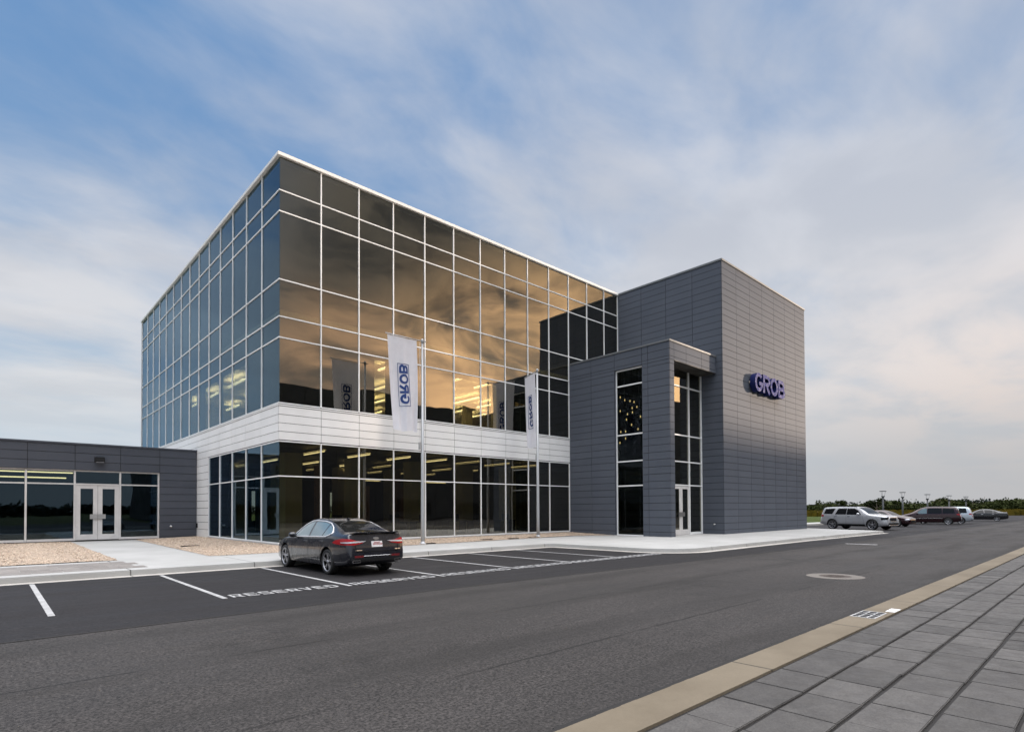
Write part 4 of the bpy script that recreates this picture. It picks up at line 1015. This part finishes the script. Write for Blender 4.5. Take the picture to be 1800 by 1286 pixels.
def make_car(name, label, loc, rz, sp, paint, scale=1.0, glass='carglass', group=None):
    root = thing(name, label, 'car' if 'cat' not in sp else sp['cat'], loc, rz, group); root.scale = (scale,)*3
    mb = car_shell(sp); body = mb.build('body', [M[paint], M['black']], root, local=True)
    bm = bmesh.new(); bm.from_mesh(body.data); bvh = BVHTree.FromBMesh(bm); bm.free()
    ax, tr, rw = sp['wb']/2, sp['track']/2, sp['rw']
    # wheel openings
    cut = MB()
    for y in (ax, -ax):
        for s in (-1, 1): cut.lathe([(rw+.055, s*(tr-.24)), (rw+.055, s*(tr+.5))], 40, 'x', (0, y, rw+.01))
    co = cut.build('cutter', M['black'], None)
    md = body.modifiers.new('b', 'BOOLEAN'); md.object = co; md.operation = 'DIFFERENCE'; md.solver = 'EXACT'
    sc_ = root.scale.copy(); l_ = root.location.copy(); r0 = root.rotation_euler.copy()
    root.scale = (1,1,1); root.location = (0,0,0); root.rotation_euler = (0,0,0)
    dg = bpy.context.evaluated_depsgraph_get(); dg.update()
    nm = bpy.data.meshes.new_from_object(body.evaluated_get(dg)); body.modifiers.clear()
    body.data = nm; bpy.data.objects.remove(co)
    root.scale = sc_; root.location = l_; root.rotation_euler = r0
    for p in nm.polygons:
        c = p.center
        p.use_smooth = True
        for y in (ax, -ax):
            d_ = math.hypot(c.y-y, c.z-rw-.01)
            if d_ < rw+.056 and abs(c.x) < tr+.3 and (abs(abs(p.normal.x)) < .3 and d_ > rw+.045 or abs(c.x) < tr-.23): p.material_index = min(1, len(nm.materials)-1)
    nm.set_sharp_from_angle(angle=R(38))
    for y in (ax, -ax):
        for s in (-1, 1): make_wheel(root, s*(tr-.105), y, rw, s, sp.get('rim', 'rim'), sp.get('spokes', 5))
    for vw in ('l', 'r'):
        for w in sp['side_windows']: decal('side_window', M[w[1] if isinstance(w[0], (list, tuple)) and isinstance(w[1], str) else glass], w[0] if isinstance(w[1], str) else w, bvh, root, vw)
        for pl in sp.get('trim', []): strip('window_trim', M['bright_trim'], pl, bvh, root, vw, .018, True, .010)
        for pl in sp.get('seams', []): strip('door_seam', M['black'], pl, bvh, root, vw, .005, False, -.001)
        for (y, z) in sp.get('handles', []):
            decal('door_handle', M['chrome'] if sp.get('chrome_handles', True) else M[paint], [(y-.10, z-.016), (y+.10, z-.012), (y+.10, z+.016), (y-.10, z+.02)], bvh, root, vw, .022, .03)
        if 'rocker' in sp: decal('sill_trim', M['black'], sp['rocker'], bvh, root, vw, .004)
        if 'side_light' in sp: decal('tail_light', M['red_lens'], sp['side_light'], bvh, root, vw, .008)
        y, z = sp['mirror']; sgn = -1 if vw == 'l' else 1
        hit = bvh.ray_cast(Vector((sgn*3, y, z)), Vector((-sgn, 0, 0)))[0]; xw = abs(hit.x) if hit else .8
        mb = MB(); mb.lathe([(.02, -.11), (.075, -.09), (.10, -.02), (.085, .05), (.03, .085)], 14, 'y', (0, 0, 0))
        mb.v = [(sgn*(xw+.13)+v[0]*1.25, y+v[1]*.9, z+.03+v[2]*.82) for v in mb.v]
        mb.tube([(sgn*(xw-.02), y, z-.02), (sgn*(xw+.10), y, z)], .03, 6); mb.build('wing_mirror', M[sp.get('mirror_mat', paint)], root, local=True)
    decal('windscreen', M['carglass'], sp['windscreen'], bvh, root, 't', h=.09)
    decal('rear_window', M[sp.get('rear_glass', 'carglass')], sp['rear_window'], bvh, root, sp.get('rear_view', 't'), h=.07)
    for nm_, mt, poly, vw, of in sp.get('decals', []): decal(nm_, M[mt], poly, bvh, root, vw, of, .02, .05)
    for nm_, mt, pts, vw, r_ in sp.get('strips', []): strip(nm_, M[mt], pts, bvh, root, vw, r_, False, .010)
    return root, bvh
mir = lambda poly: [(-p[0], p[1]) for p in poly][::-1]
# ---- sedan (front overhang .96)
yf = 1.425+.955
S2Y = lambda s: yf-s
sed = dict(L=4.87, yf=yf, wb=2.85, track=1.80, rw=.335, rim='rim', spokes=5,
    top=[(0, .60), (.04, .68), (.15, .765), (.5, .87), (1.0, .955), (1.28, 1.0), (1.62, 1.19), (2.0, 1.375), (2.35, 1.455), (2.65, 1.475), (3.05, 1.455), (3.5, 1.365), (3.95, 1.225), (4.25, 1.125), (4.5, 1.085), (4.68, 1.085), (4.735, 1.075), (4.765, .98), (4.80, .88), (4.845, .70), (4.87, .60)],
    belt=[(0, .52), (.15, .66), (.5, .77), (1.0, .86), (1.4, .91), (2.2, .935), (3.2, .965), (4.0, 1.0), (4.5, 1.0), (4.70, .985), (4.765, .93), (4.80, .82), (4.845, .66), (4.87, .54)],
    w=[(0, .56), (.03, .66), (.10, .75), (.25, .83), (.5, .88), (.95, .912), (1.6, .918), (2.6, .922), (3.6, .926), (4.1, .915), (4.4, .885), (4.6, .85), (4.74, .82), (4.82, .795), (4.87, .76)],
    sill=[(0, .24), (.2, .20), (.6, .18), (1.0, .19), (3.8, .19), (4.3, .22), (4.6, .26), (4.8, .32), (4.87, .38)],
    roofw=[(0, .8), (1.2, .82), (1.7, .70), (2.3, .62), (3.2, .61), (3.9, .68), (4.3, .78), (4.87, .85)],
    side_windows=[[(S2Y(1.62), .965), (S2Y(2.58), .985), (S2Y(2.52), 1.365), (S2Y(2.30), 1.36), (S2Y(2.02), 1.27), (S2Y(1.80), 1.13)],
                  [(S2Y(2.68), .988), (S2Y(3.42), 1.005), (S2Y(3.42), 1.315), (S2Y(3.1), 1.365), (S2Y(2.62), 1.375)],
                  [(S2Y(3.48), 1.007), (S2Y(3.70), 1.013), (S2Y(3.88), 1.075), (S2Y(3.90), 1.105), (S2Y(3.70), 1.21), (S2Y(3.48), 1.30)]],
    trim=[[(S2Y(1.52), .945), (S2Y(2.6), .968), (S2Y(3.5), .988), (S2Y(3.72), .995), (S2Y(3.90), 1.055), (S2Y(3.945), 1.09), (S2Y(3.90), 1.13), (S2Y(3.72), 1.235), (S2Y(3.45), 1.335), (S2Y(3.1), 1.39), (S2Y(2.6), 1.40), (S2Y(2.28), 1.385), (S2Y(1.98), 1.29), (S2Y(1.72), 1.13)]],
    seams=[[(S2Y(1.56), .93), (S2Y(1.50), .60), (S2Y(1.55), .27)], [(S2Y(2.63), .96), (S2Y(2.64), .60), (S2Y(2.66), .27)], [(S2Y(3.66), .98), (S2Y(3.60), .80), (S2Y(3.42), .62), (S2Y(3.40), .30)]],
    handles=[(S2Y(2.42), .845), (S2Y(3.45), .875)],
    mirror=(S2Y(1.72), .965),
    windscreen=[(-.66, S2Y(1.34)), (.66, S2Y(1.34)), (.56, S2Y(2.04)), (-.56, S2Y(2.04))],
    rear_window=[(-.53, S2Y(3.42)), (.53, S2Y(3.42)), (.58, S2Y(4.02)), (.60, S2Y(4.22)), (.5, S2Y(4.27)), (-.5, S2Y(4.27)), (-.60, S2Y(4.22)), (-.58, S2Y(4.02))])
org = (-.60, -2.30, 0)
TLL = [(-.52, .855), (-.40, .925), (-.16, .965), (.06, .955), (.20, .905), (.36, .885), (.30, .835), (.16, .800), (-.10, .800), (-.34, .815), (-.46, .83)]
bar_ = [(-.22, .872), (.20, .895), (.38, .893), (.33, .868), (.18, .850), (-.20, .846)]
D1 = (R(45), (-.62, -2.20, 0)); D2 = (R(135), (.62, -2.20, 0))
sed['decals'] = [
    ('tail_light', 'red_lens', TLL, D1, .012), ('tail_light', 'red_lens', [(-p[0], p[1]) for p in TLL], D2, .012),
    ('light_bar', 'clear_lens', bar_, D1, .024), ('light_bar', 'clear_lens', [(-p[0], p[1]) for p in bar_], D2, .024),
    ('bumper_reflector', 'dark_lens', [(-.64, .475), (-.40, .485), (-.40, .535), (-.66, .535)], 'b', .008), ('bumper_reflector', 'dark_lens', [(.40, .485), (.64, .475), (.66, .535), (.40, .535)], 'b', .008),
    ('lower_bumper', 'black', [(-.74, .385), (.74, .385), (.70, .455), (-.70, .455)], 'b', .004),
    ('license_plate', 'plate', [(-.155, .735), (.155, .735), (.155, .885), (-.155, .885)], 'b', .012),
    ('rear_badge', 'chrome', [(.085*math.cos(k*.5236), .955+.034*math.sin(k*.5236)) for k in range(12)], 'b', .010),
    ('model_badge', 'chrome', [(-.62, .655), (-.44, .655), (-.44, .675), (-.62, .675)], 'b', .006), ('trim_badge', 'chrome', [(.52, .655), (.68, .655), (.68, .68), (.52, .68)], 'b', .006)]
sed['strips'] = [('bumper_chrome', 'chrome', [(-.40, .515), (.40, .515)], 'b', .008), ('boot_seam', 'black', [(-.60, .635), (.60, .635)], 'b', .006),
    ('boot_seam', 'black', [(-.60, .635), (-.62, .80)], 'b', .005), ('boot_seam', 'black', [(.60, .635), (.62, .80)], 'b', .005)]
car1, bvh1 = make_car('parked_sedan', 'dark grey four-door sedan parked nose-in at the kerb in front of the glass building', (-1.50, -8.20, 0), 0, sed, 'paint_dark', .975, 'carglass_teal')
def part(root, name, mt, fn, **k):
    mb = MB(); fn(mb); return mb.build(name, M[mt], root, local=True, **k)
ry = S2Y(4.72)
part(car1, 'boot_spoiler', 'paint_dark', lambda b: b.add([(x, S2Y(4.52), 1.08+.012*(1-abs(x)/.7)) for x in (-.66, -.3, .3, .66)]+[(x*.98, S2Y(4.80), 1.12+.014*(1-abs(x)/.7)) for x in (-.66, -.3, .3, .66)]+[(x*.98, S2Y(4.79), 1.085+.014*(1-abs(x)/.7)) for x in (-.66, -.3, .3, .66)],
    [(0,1,5,4), (1,2,6,5), (2,3,7,6), (4,5,9,8), (5,6,10,9), (6,7,11,10), (0,8,9,1), (1,9,10,2), (2,10,11,3), (0,4,8), (3,11,7)]))
part(car1, 'roof_aerial', 'black', lambda b: b.prism([(-.09, 0), (.07, 0), (-.03, .055), (-.07, .06)], -.018, .018, mx=Matrix(((0,0,1,0), (-1,0,0,S2Y(3.27)), (0,1,0,1.425), (0,0,0,1)))))
for sgn in (-1, 1):
    part(car1, 'exhaust_tip', 'chrome', lambda b: (b.box(sgn*.60-.105, S2Y(4.855)-.02, .352, sgn*.60+.105, S2Y(4.75), .362), b.box(sgn*.60-.105, S2Y(4.855)-.02, .408, sgn*.60+.105, S2Y(4.75), .418), b.box(sgn*.60-.105, S2Y(4.855)-.019, .3621, sgn*.60-.093, S2Y(4.75), .4079), b.box(sgn*.60+.093, S2Y(4.855)-.019, .3621, sgn*.60+.105, S2Y(4.75), .4079)))
pl_ = bvh1.ray_cast(Vector((0, -6, .81)), Vector((0, 1, 0)))[0].y
part(car1, 'plate_print', 'plate_red', lambda b: [b.box(-.12+.04*k, pl_-.0195, .785, -.10+.04*k, pl_-.012, .835) for k in range(7)]+[b.box(-.09, pl_-.0195, .852, .09, pl_-.012, .866)])

# ---- big SUV
yf = 1.51+1.0
suv = dict(cat='SUV', L=5.10, yf=yf, wb=3.02, track=1.98, rw=.385, rim='rim', spokes=6, chrome_handles=True,
    top=[(0, .62), (.03, .92), (.10, 1.02), (.5, 1.09), (1.05, 1.15), (1.28, 1.19), (1.75, 1.50), (2.1, 1.69), (2.5, 1.755), (3.2, 1.775), (4.0, 1.765), (4.55, 1.735), (4.78, 1.68), (4.90, 1.40), (4.99, 1.08), (5.06, .80), (5.10, .62)],
    belt=[(0, .56), (.03, .82), (.5, .98), (1.2, 1.06), (2.0, 1.10), (3.2, 1.13), (4.4, 1.16), (4.8, 1.16), (4.92, 1.1), (5.0, .9), (5.10, .56)],
    w=[(0, .74), (.05, .82), (.2, .92), (.5, .975), (1.0, .99), (3.8, .995), (4.5, .97), (4.85, .92), (5.0, .88), (5.10, .82)],
    sill=[(0, .34), (.3, .28), (1.0, .26), (4.0, .26), (4.7, .32), (5.10, .42)],
    roofw=[(0, .86), (1.2, .86), (1.8, .76), (2.4, .72), (4.4, .71), (5.1, .86)],
    side_windows=[[(S2Y(1.78), 1.135), (S2Y(2.9), 1.15), (S2Y(2.9), 1.62), (S2Y(2.35), 1.615), (S2Y(2.08), 1.48)],
                  [(S2Y(2.94), 1.152), (S2Y(3.80), 1.165), (S2Y(3.60), 1.62), (S2Y(2.94), 1.62)],
                  [(S2Y(4.02), 1.185), (S2Y(4.72), 1.205), (S2Y(4.62), 1.60), (S2Y(3.84), 1.62)]],
    seams=[[(S2Y(1.72), 1.1), (S2Y(1.60), .7), (S2Y(1.62), .36)], [(S2Y(2.92), 1.13), (S2Y(2.93), .36)], [(S2Y(3.9), 1.15), (S2Y(3.78), .85), (S2Y(3.55), .6), (S2Y(3.54), .36)]],
    handles=[(S2Y(2.72), 1.02), (S2Y(3.72), 1.05)], mirror=(S2Y(1.95), 1.17),
    rocker=[(S2Y(1.50), .29), (S2Y(3.55), .29), (S2Y(3.55), .43), (S2Y(1.50), .43)],
    windscreen=[(-.74, S2Y(1.32)), (.74, S2Y(1.32)), (.64, S2Y(2.12)), (-.64, S2Y(2.12))],
    rear_window=[(-.62, 1.18), (.62, 1.18), (.60, 1.60), (-.60, 1.60)], rear_view='b',
    side_light=[(S2Y(4.98), .98), (S2Y(4.72), 1.0), (S2Y(4.74), 1.13), (S2Y(4.92), 1.13)],
    decals=[('grille', 'black', [(-.42, .66), (.42, .66), (.46, .92), (-.46, .92)], 'f', .012), ('headlight', 'carglass', [(-.82, .80), (-.5, .78), (-.5, .92), (-.80, .96)], (R(-45), (-.72, 2.3, 0)), .012),
        ('headlight', 'carglass', [(-.18, .78), (.24, .76), (.24, .93), (-.30, .97)], (R(-45), (-.80, 2.32, 0)), .012), ('headlight', 'carglass', [(-.24, .76), (.18, .78), (.30, .97), (-.24, .93)], (R(-135), (.80, 2.32, 0)), .012),
        ('lower_grille', 'black', [(-.70, .40), (.70, .40), (.64, .54), (-.64, .54)], 'f', .01)],
    strips=[('bumper_chrome', 'chrome', [(-.55, .375), (.55, .375)], 'f', .025), ('grille_frame', 'chrome', [(-.42, .66), (.42, .66), (.46, .92), (-.46, .92), (-.42, .66)], 'f', .02), ('roof_rail', 'black', [(-.56, S2Y(2.3)), (-.58, S2Y(4.5))], 't', .022), ('roof_rail', 'black', [(.56, S2Y(2.3)), (.58, S2Y(4.5))], 't', .022)])
suv['decals'].pop(1)
make_car('parked_suv', 'big silver SUV parked facing the road beyond the grey tower', (40.95, -9.5, 0), R(180-14), suv, 'paint_silver', 1.0)
# ---- minivan
yf = 1.54+1.02
van = dict(cat='minivan', L=5.10, yf=yf, wb=3.08, track=1.94, rw=.335, rim='rim', spokes=7, chrome_handles=False,
    top=[(0, .55), (.03, .72), (.15, .82), (.55, .96), (.95, 1.07), (1.15, 1.14), (1.6, 1.42), (2.05, 1.65), (2.5, 1.735), (3.2, 1.75), (4.2, 1.735), (4.62, 1.70), (4.76, 1.62), (4.88, 1.38), (4.98, 1.05), (5.06, .72), (5.10, .58)],
    belt=[(0, .50), (.03, .65), (.5, .85), (1.1, .98), (2.0, 1.02), (4.4, 1.06), (4.85, 1.06), (4.98, .9), (5.06, .65), (5.10, .5)],
    w=[(0, .68), (.05, .78), (.2, .88), (.5, .94), (1.0, .96), (4.0, .965), (4.6, .95), (4.9, .92), (5.05, .88), (5.10, .84)],
    sill=[(0, .26), (.3, .20), (1.0, .19), (4.2, .20), (4.8, .28), (5.10, .36)],
    roofw=[(0, .84), (1.1, .84), (1.7, .74), (2.4, .71), (4.4, .71), (5.1, .86)],
    side_windows=[([(S2Y(1.55), 1.05), (S2Y(2.45), 1.065), (S2Y(2.45), 1.58), (S2Y(2.2), 1.56), (S2Y(1.85), 1.34)], 'carglass_teal'),
                  [(S2Y(2.52), 1.067), (S2Y(3.62), 1.085), (S2Y(3.62), 1.60), (S2Y(2.52), 1.60)], [(S2Y(3.68), 1.087), (S2Y(4.62), 1.10), (S2Y(4.52), 1.585), (S2Y(3.68), 1.60)]],
    seams=[[(S2Y(1.5), 1.0), (S2Y(1.48), .3)], [(S2Y(2.48), 1.03), (S2Y(2.48), .3)], [(S2Y(3.65), 1.05), (S2Y(3.5), .3)]],
    handles=[(S2Y(2.3), .93), (S2Y(2.75), .93)], mirror=(S2Y(1.68), 1.08), side_light=[(S2Y(4.98), .93), (S2Y(4.76), .95), (S2Y(4.76), 1.05), (S2Y(4.93), 1.05)],
    windscreen=[(-.72, S2Y(1.2)), (.72, S2Y(1.2)), (.62, S2Y(2.05)), (-.62, S2Y(2.05))],
    rear_window=[(-.64, 1.10), (.64, 1.10), (.60, 1.56), (-.60, 1.56)], rear_view='b',
    decals=[('tail_light', 'red_lens', [(-.84, .72), (-.70, .72), (-.70, 1.04), (-.82, 1.04)], 'b', .01), ('tail_light', 'red_lens', [(.70, .72), (.84, .72), (.82, 1.04), (.70, 1.04)], 'b', .01), ('license_plate', 'plate', [(-.155, .80), (.155, .80), (.155, .95), (-.155, .95)], 'b', .012)],
    strips=[('side_moulding', 'alu_grey', [(S2Y(1.4), .60), (S2Y(3.7), .62)], 'l', .012), ('side_moulding', 'alu_grey', [(S2Y(1.4), .60), (S2Y(3.7), .62)], 'r', .012)])
make_car('parked_minivan', 'dark maroon minivan parked facing away from the road in the far lot', (60.1, -10.3, 0), R(6), van, 'paint_maroon', 1.0)
make_car('parked_minivan', 'pale silver minivan half hidden behind the maroon minivan', (64.6, -10.55, 0), R(6), dict(van), 'paint_ice', 1.0)
yf = 1.425+.955
sed2 = dict(sed); sed2['decals'] = [('headlight', 'clear_lens', [(-.18, .60), (.22, .58), (.22, .70), (-.26, .74)], (R(-45), (-.68, 2.2, 0)), .012), ('headlight', 'clear_lens', [(-.22, .58), (.18, .60), (.26, .74), (-.22, .70)], (R(-135), (.68, 2.2, 0)), .012), ('grille', 'black', [(-.5, .36), (.5, .36), (.52, .55), (-.52, .55)], 'f', .01)]
sed2['strips'] = []; sed2['trim'] = []
make_car('parked_sedan', 'dark red sedan behind the silver SUV, only its bonnet and roof in view', (50.9, -8.7, 0), R(180-9), sed2, 'paint_red', .98)
make_car('parked_sedan', 'black sedan at the right end of the far row of cars', (81.0, -11.6, 0), R(5), dict(sed2, decals=[], strips=[]), 'paint_black', .98)

# ------------------------------------------------------------------ flags
def flag(px, py, z0, top, ang, plab, blab, seed):
    t = thing('flagpole', plab, 'flagpole', (px, py, z0), 0)
    mb = MB(); mb.tube([(px, py, z0-.1), (px, py, z0+1.2), (px, py, top)], [.085, .082, .045], 14); mb.build('pole', M['alu_grey'], t)
    mb = MB(); mb.lathe([(.16, -.02), (.16, .03), (.10, .05), (.088, .12)], 16, c=(px, py, z0)); mb.build('base', M['alu_grey'], t)
    ca, sa = math.cos(ang), math.sin(ang); d = Vector((ca, sa, 0))
    mb = MB(); a = Vector((px, py, top-.03)); mb.tube([a-d*.18, a+d*1.84], .022, 8); mb.lathe([(.06, -.10), (.06, .06), (.03, .09)], 12, c=(px, py, top-.02)); mb.build('crossarm', M['alu_grey'], t)
    mb = MB(); mb.tube([(px+ca*.13, py+sa*.13, top-.1), (px+ca*.13, py+sa*.13, 4.6)], .008, 5); mb.box(px+ca*.13-.05, py+sa*.13-.05, 4.30, px+ca*.13+.05, py+sa*.13+.05, 4.62); mb.build('halyard', M['alu_grey'], t)
    b = thing('banner', blab, 'banner', (px, py, top), 0)
    nrm = Vector((-sa, ca, 0)); rr = random.Random(seed); W, H = 1.46, 4.02
    def P(s, v, e=0):          # s 0..W away from the pole, v 0..H downwards
        q = v/H
        sh = s*(1-.10*q)+.30-.02*q
        wav = .055*math.sin(s*8+q*2.6+seed)*(.15+q)+.030*math.sin(s*17-q*1.7+seed*3)*(.1+.9*q)+.09*math.sin(s*3.1-q*3+seed*2)*q+.10*q*q*math.sin(seed+1.3)
        lead = .14*q**1.5*(s/W)**1
        return Vector((px, py, top-.07-v+.03*q*math.sin(s*5)))+d*(sh-lead*.5)+nrm*(wav+e)
    mb = MB(); nx, nz = 60, 100
    for e in (-.0012, .0012):
        o = len(mb.v)
        mb.v += [tuple(P(W*i/nx, H*j/nz, e)) for j in range(nz+1) for i in range(nx+1)]
        for j in range(nz):
            for i in range(nx):
                k = o+j*(nx+1)+i; mb.f.append([k, k+1, k+nx+2, k+nx+1]); mb.m.append(0); mb.sm.append(True)
        if e > 0: break
        break
    mb.build('cloth', M['cloth'], b, recalc=False)
    # print: GROB upright from the far side, so it reads mirrored from the road
    lm = MB(); v1 = 2.86; sgn_ = 1
    for side_ in (1, -1):
        vv = v1
        for ch in 'GROB':
            adv = letter_mesh(lm, ch, 0, 0, .47, .43, .215, lambda x, y, z, vv=vv: P(.93-y, vv-x, side_*(.011+z)), 0, .003)
            vv -= adv+.025
        fr_ = [(.45, v1+.09), (.45, v1-1.72), (1.0, v1-1.72), (1.0, v1+.09)]
        dense = []
        for i in range(4):
            p0, p1 = Vector(fr_[i]), Vector(fr_[(i+1) % 4]); k = 9 if i % 2 else 30; dense += [p0+(p1-p0)*j/k for j in range(k)]
        Lf, Rt, quads = ribbon(dense, .024, True)
        for q in quads:
            vs = [P(c_.x, c_.y, side_*.011) for c_ in q]; lm.add(vs+[P(c_.x, c_.y, side_*.014) for c_ in q], [(0,1,2,3), (7,6,5,4)])
    lm.build('lettering', M['blue_ink'], b)
flag(5.30, -2.58, .16, 9.13, R(180), 'slim grey flagpole in the gravel, left of the two', 'white banner with blue mirrored GROB, seen flat on the left flagpole', 1)
flag(13.10, -2.03, .17, 9.20, R(68), 'slim grey flagpole in the gravel, nearer the entrance portico', 'white banner with blue GROB, seen nearly edge-on on the right flagpole', 3)

# ------------------------------------------------------------------ lamps of the far lot
LAMPS = [(74.95, -2.7, 3.78), (84.5, -2.66, 3.80), (95.0, -3.44, 3.64), (108.0, -3.85, 3.62), (118.3, -4.5, 3.56)]
ll = ['nearest and largest of the five disc-topped lot lamps', 'second disc-topped lot lamp, rising over the bonnet of the maroon minivan', 'disc-topped lot lamp standing behind the maroon minivan windows', 'disc-topped lot lamp rising behind the rear of the maroon minivan', 'farthest disc-topped lot lamp, behind the pale silver minivan']
proto = None
for (x, y, h), l in zip(LAMPS, ll):
    t = thing('street_lamp', l, 'street lamp', (x, y, 0), 0, 'disc-topped lamps of the far lot')
    mb = MB(); mb.tube([(x, y, 0), (x, y, h-.85)], [.13, .10], 10); mb.build('pole', M['lampmetal'], t)
    mb = MB(); mb.lathe([(.07, h-.92), (.11, h-.80), (.20, h-.70), (.20, h-.62), (.12, h-.60)], 14, c=(x, y, 0)); mb.build('lamp_head', M['lampmetal'], t)
    mb = MB(); mb.lathe([(.02, h-.06), (.36, h-.05), (.40, h), (.36, h+.035), (.02, h+.06)], 22, c=(x, y, 0)); mb.build('reflector_disc', M['lampmetal'], t)
    mb = MB()
    for k in range(3): a = k*2.094+.5; mb.tube([(x+.17*math.cos(a), y+.17*math.sin(a), h-.62), (x+.27*math.cos(a), y+.27*math.sin(a), h-.05)], .012, 5)
    mb.build('bracket', M['lampmetal'], t)

# ------------------------------------------------------------------ lawn, field, trees
mb = MB(); mb.sheet([(41, 0.3), (60, -1.0), (90, -1.2), (400, -3.2), (400, 260), (-200, 260), (-200, 40), (38, 40)], -.02)
tag(mb.build('lawn', M['lawn'], recalc=False), kind='structure')
E1 = cf.copy(); E1.z = 0; E1.normalize(); RR = cr.copy(); RR.z = 0; RR.normalize()
def frm(depth, u):       # ground point at a camera depth under image column u
    p = CAM+E1*depth+RR*(depth*(u-CX)/F_PX); return p.x, p.y
rt = random.Random(21)
mb = MB()
for k in range(5200):
    a = rt.random(); dep = 116+140*rt.random()**1.6; x, y = frm(dep, 1380+560*a); s = rt.uniform(.5, 1.4); h = rt.uniform(.45, 1.05); an = rt.uniform(0, 3.14)
    ca, sa = math.cos(an)*s, math.sin(an)*s
    mb.add([(x-ca, y-sa, 0), (x+ca, y+sa, 0), (x+ca*.7, y+sa*.7, h), (x, y, h*1.15), (x-ca*.8, y-sa*.8, h*.9)], [(0,1,2,3,4)])
tag(mb.build('goldenrod_field', M['goldenrod'], recalc=False), 'band of yellow flowering weeds beyond the green lawn', 'meadow', kind='stuff')
def leafball(mb, c, r_, n, rnd, ls, sq=.8):
    for _ in range(n):
        v = Vector((rnd.gauss(0, 1), rnd.gauss(0, 1), rnd.gauss(0, 1))).normalized()*r_*rnd.uniform(.55, 1.05)
        v.z *= sq; p = Vector(c)+v
        a = Vector((rnd.gauss(0, 1), rnd.gauss(0, 1), rnd.gauss(0, 1))).normalized(); b = a.cross(Vector((rnd.gauss(0, 1), rnd.gauss(0, 1), rnd.gauss(0, 1)))).normalized(); s = ls*rnd.uniform(.6, 1.3)
        mb.add([p+a*s, p+b*s*.7, p-a*s, p-b*s*.7], [(0,1,2,3)])
# far wood: a belt of crowns all round, finer where the street view looks
mb = MB()
for u in range(1360, 1960, 3):
    for row in range(3):
        dep = 205+row*22+rt.uniform(-8, 8); x, y = frm(dep, u+rt.uniform(-2, 2))
        hh = 2.3+1.2*(math.sin(u*.021)+math.sin(u*.057+1))*.5+(1.4 if u > 1640 else 0)+rt.uniform(-.4, .5)+row*.5
        leafball(mb, (x, y, hh*.60), hh*.50, 80, rt, .40, .95); leafball(mb, (x, y, hh*.25), hh*.5, 40, rt, .55)
tag(mb.build('wood_edge', M['leaf_mid'], recalc=False), 'long dark green belt of trees and scrub along the horizon', 'woods', kind='stuff')
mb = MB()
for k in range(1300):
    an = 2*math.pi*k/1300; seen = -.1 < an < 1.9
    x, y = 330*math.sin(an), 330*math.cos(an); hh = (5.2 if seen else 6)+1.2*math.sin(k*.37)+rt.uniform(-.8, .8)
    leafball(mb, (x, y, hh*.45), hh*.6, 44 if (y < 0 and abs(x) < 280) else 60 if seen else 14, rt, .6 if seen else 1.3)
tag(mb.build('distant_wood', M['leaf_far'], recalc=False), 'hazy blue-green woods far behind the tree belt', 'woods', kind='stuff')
def tree(kind, dep, u, h, wd, m_, label, seed):
    x, y = frm(dep, u); rnd = random.Random(seed); t = thing('tree', label, 'tree', (x, y, 0), 0, 'single trees standing out of the far tree belt')
    mb = MB(); mb.tube([(x, y, -.1), (x+.05, y, h*.3), (x-.05, y, h*.72)], [h*.035, h*.028, h*.008], 7)
    for k in range(5): a = rnd.uniform(0, 6.28); z = h*rnd.uniform(.25, .5); mb.tube([(x, y, z), (x+wd*.35*math.cos(a), y+wd*.35*math.sin(a), z+h*.22)], [h*.014, h*.005], 5)
    mb.build('trunk', M['bark'], t)
    mb = MB()
    for k in range(9):
        a = rnd.uniform(0, 6.28); rr = wd*.33*rnd.random()**.5; z = h*rnd.uniform(.32, .86); q = 1-abs(z/h-.52)*1.1
        leafball(mb, (x+rr*math.cos(a)*1.2, y+rr*math.sin(a)*1.2, z), wd*.27*q, 110, rnd, .22)
    mb.build('crown', M[m_], t)
tr_ = [(190, 1446, 4.4, 5.6, 'leaf_mid', 'broad round tree left of the silver SUV roof on the horizon'), (196, 1479, 4.9, 3.2, 'leaf_mid', 'slim upright tree above the middle of the silver SUV roof'),
       (188, 1541, 5.2, 4.6, 'leaf_dark', 'tall dark tree just left of the nearest lot lamp'), (200, 1528, 4.8, 3.2, 'leaf_dark', 'dark narrow tree above the bonnet of the silver SUV'),
       (192, 1575, 4.4, 4.2, 'leaf_mid', 'light green tree just left of the second lot lamp'), (205, 1655, 5.6, 6.0, 'leaf_dark', 'highest dark crown of the tree belt, left of the fourth lot lamp'),
       (200, 1710, 5.2, 6.4, 'leaf_dark', 'wide dark tree at the right end of the view behind the farthest lamp')]
for i, (dep, u, h, wd, m_, l) in enumerate(tr_): tree('', dep, u, h, wd, m_, l, 40+i)
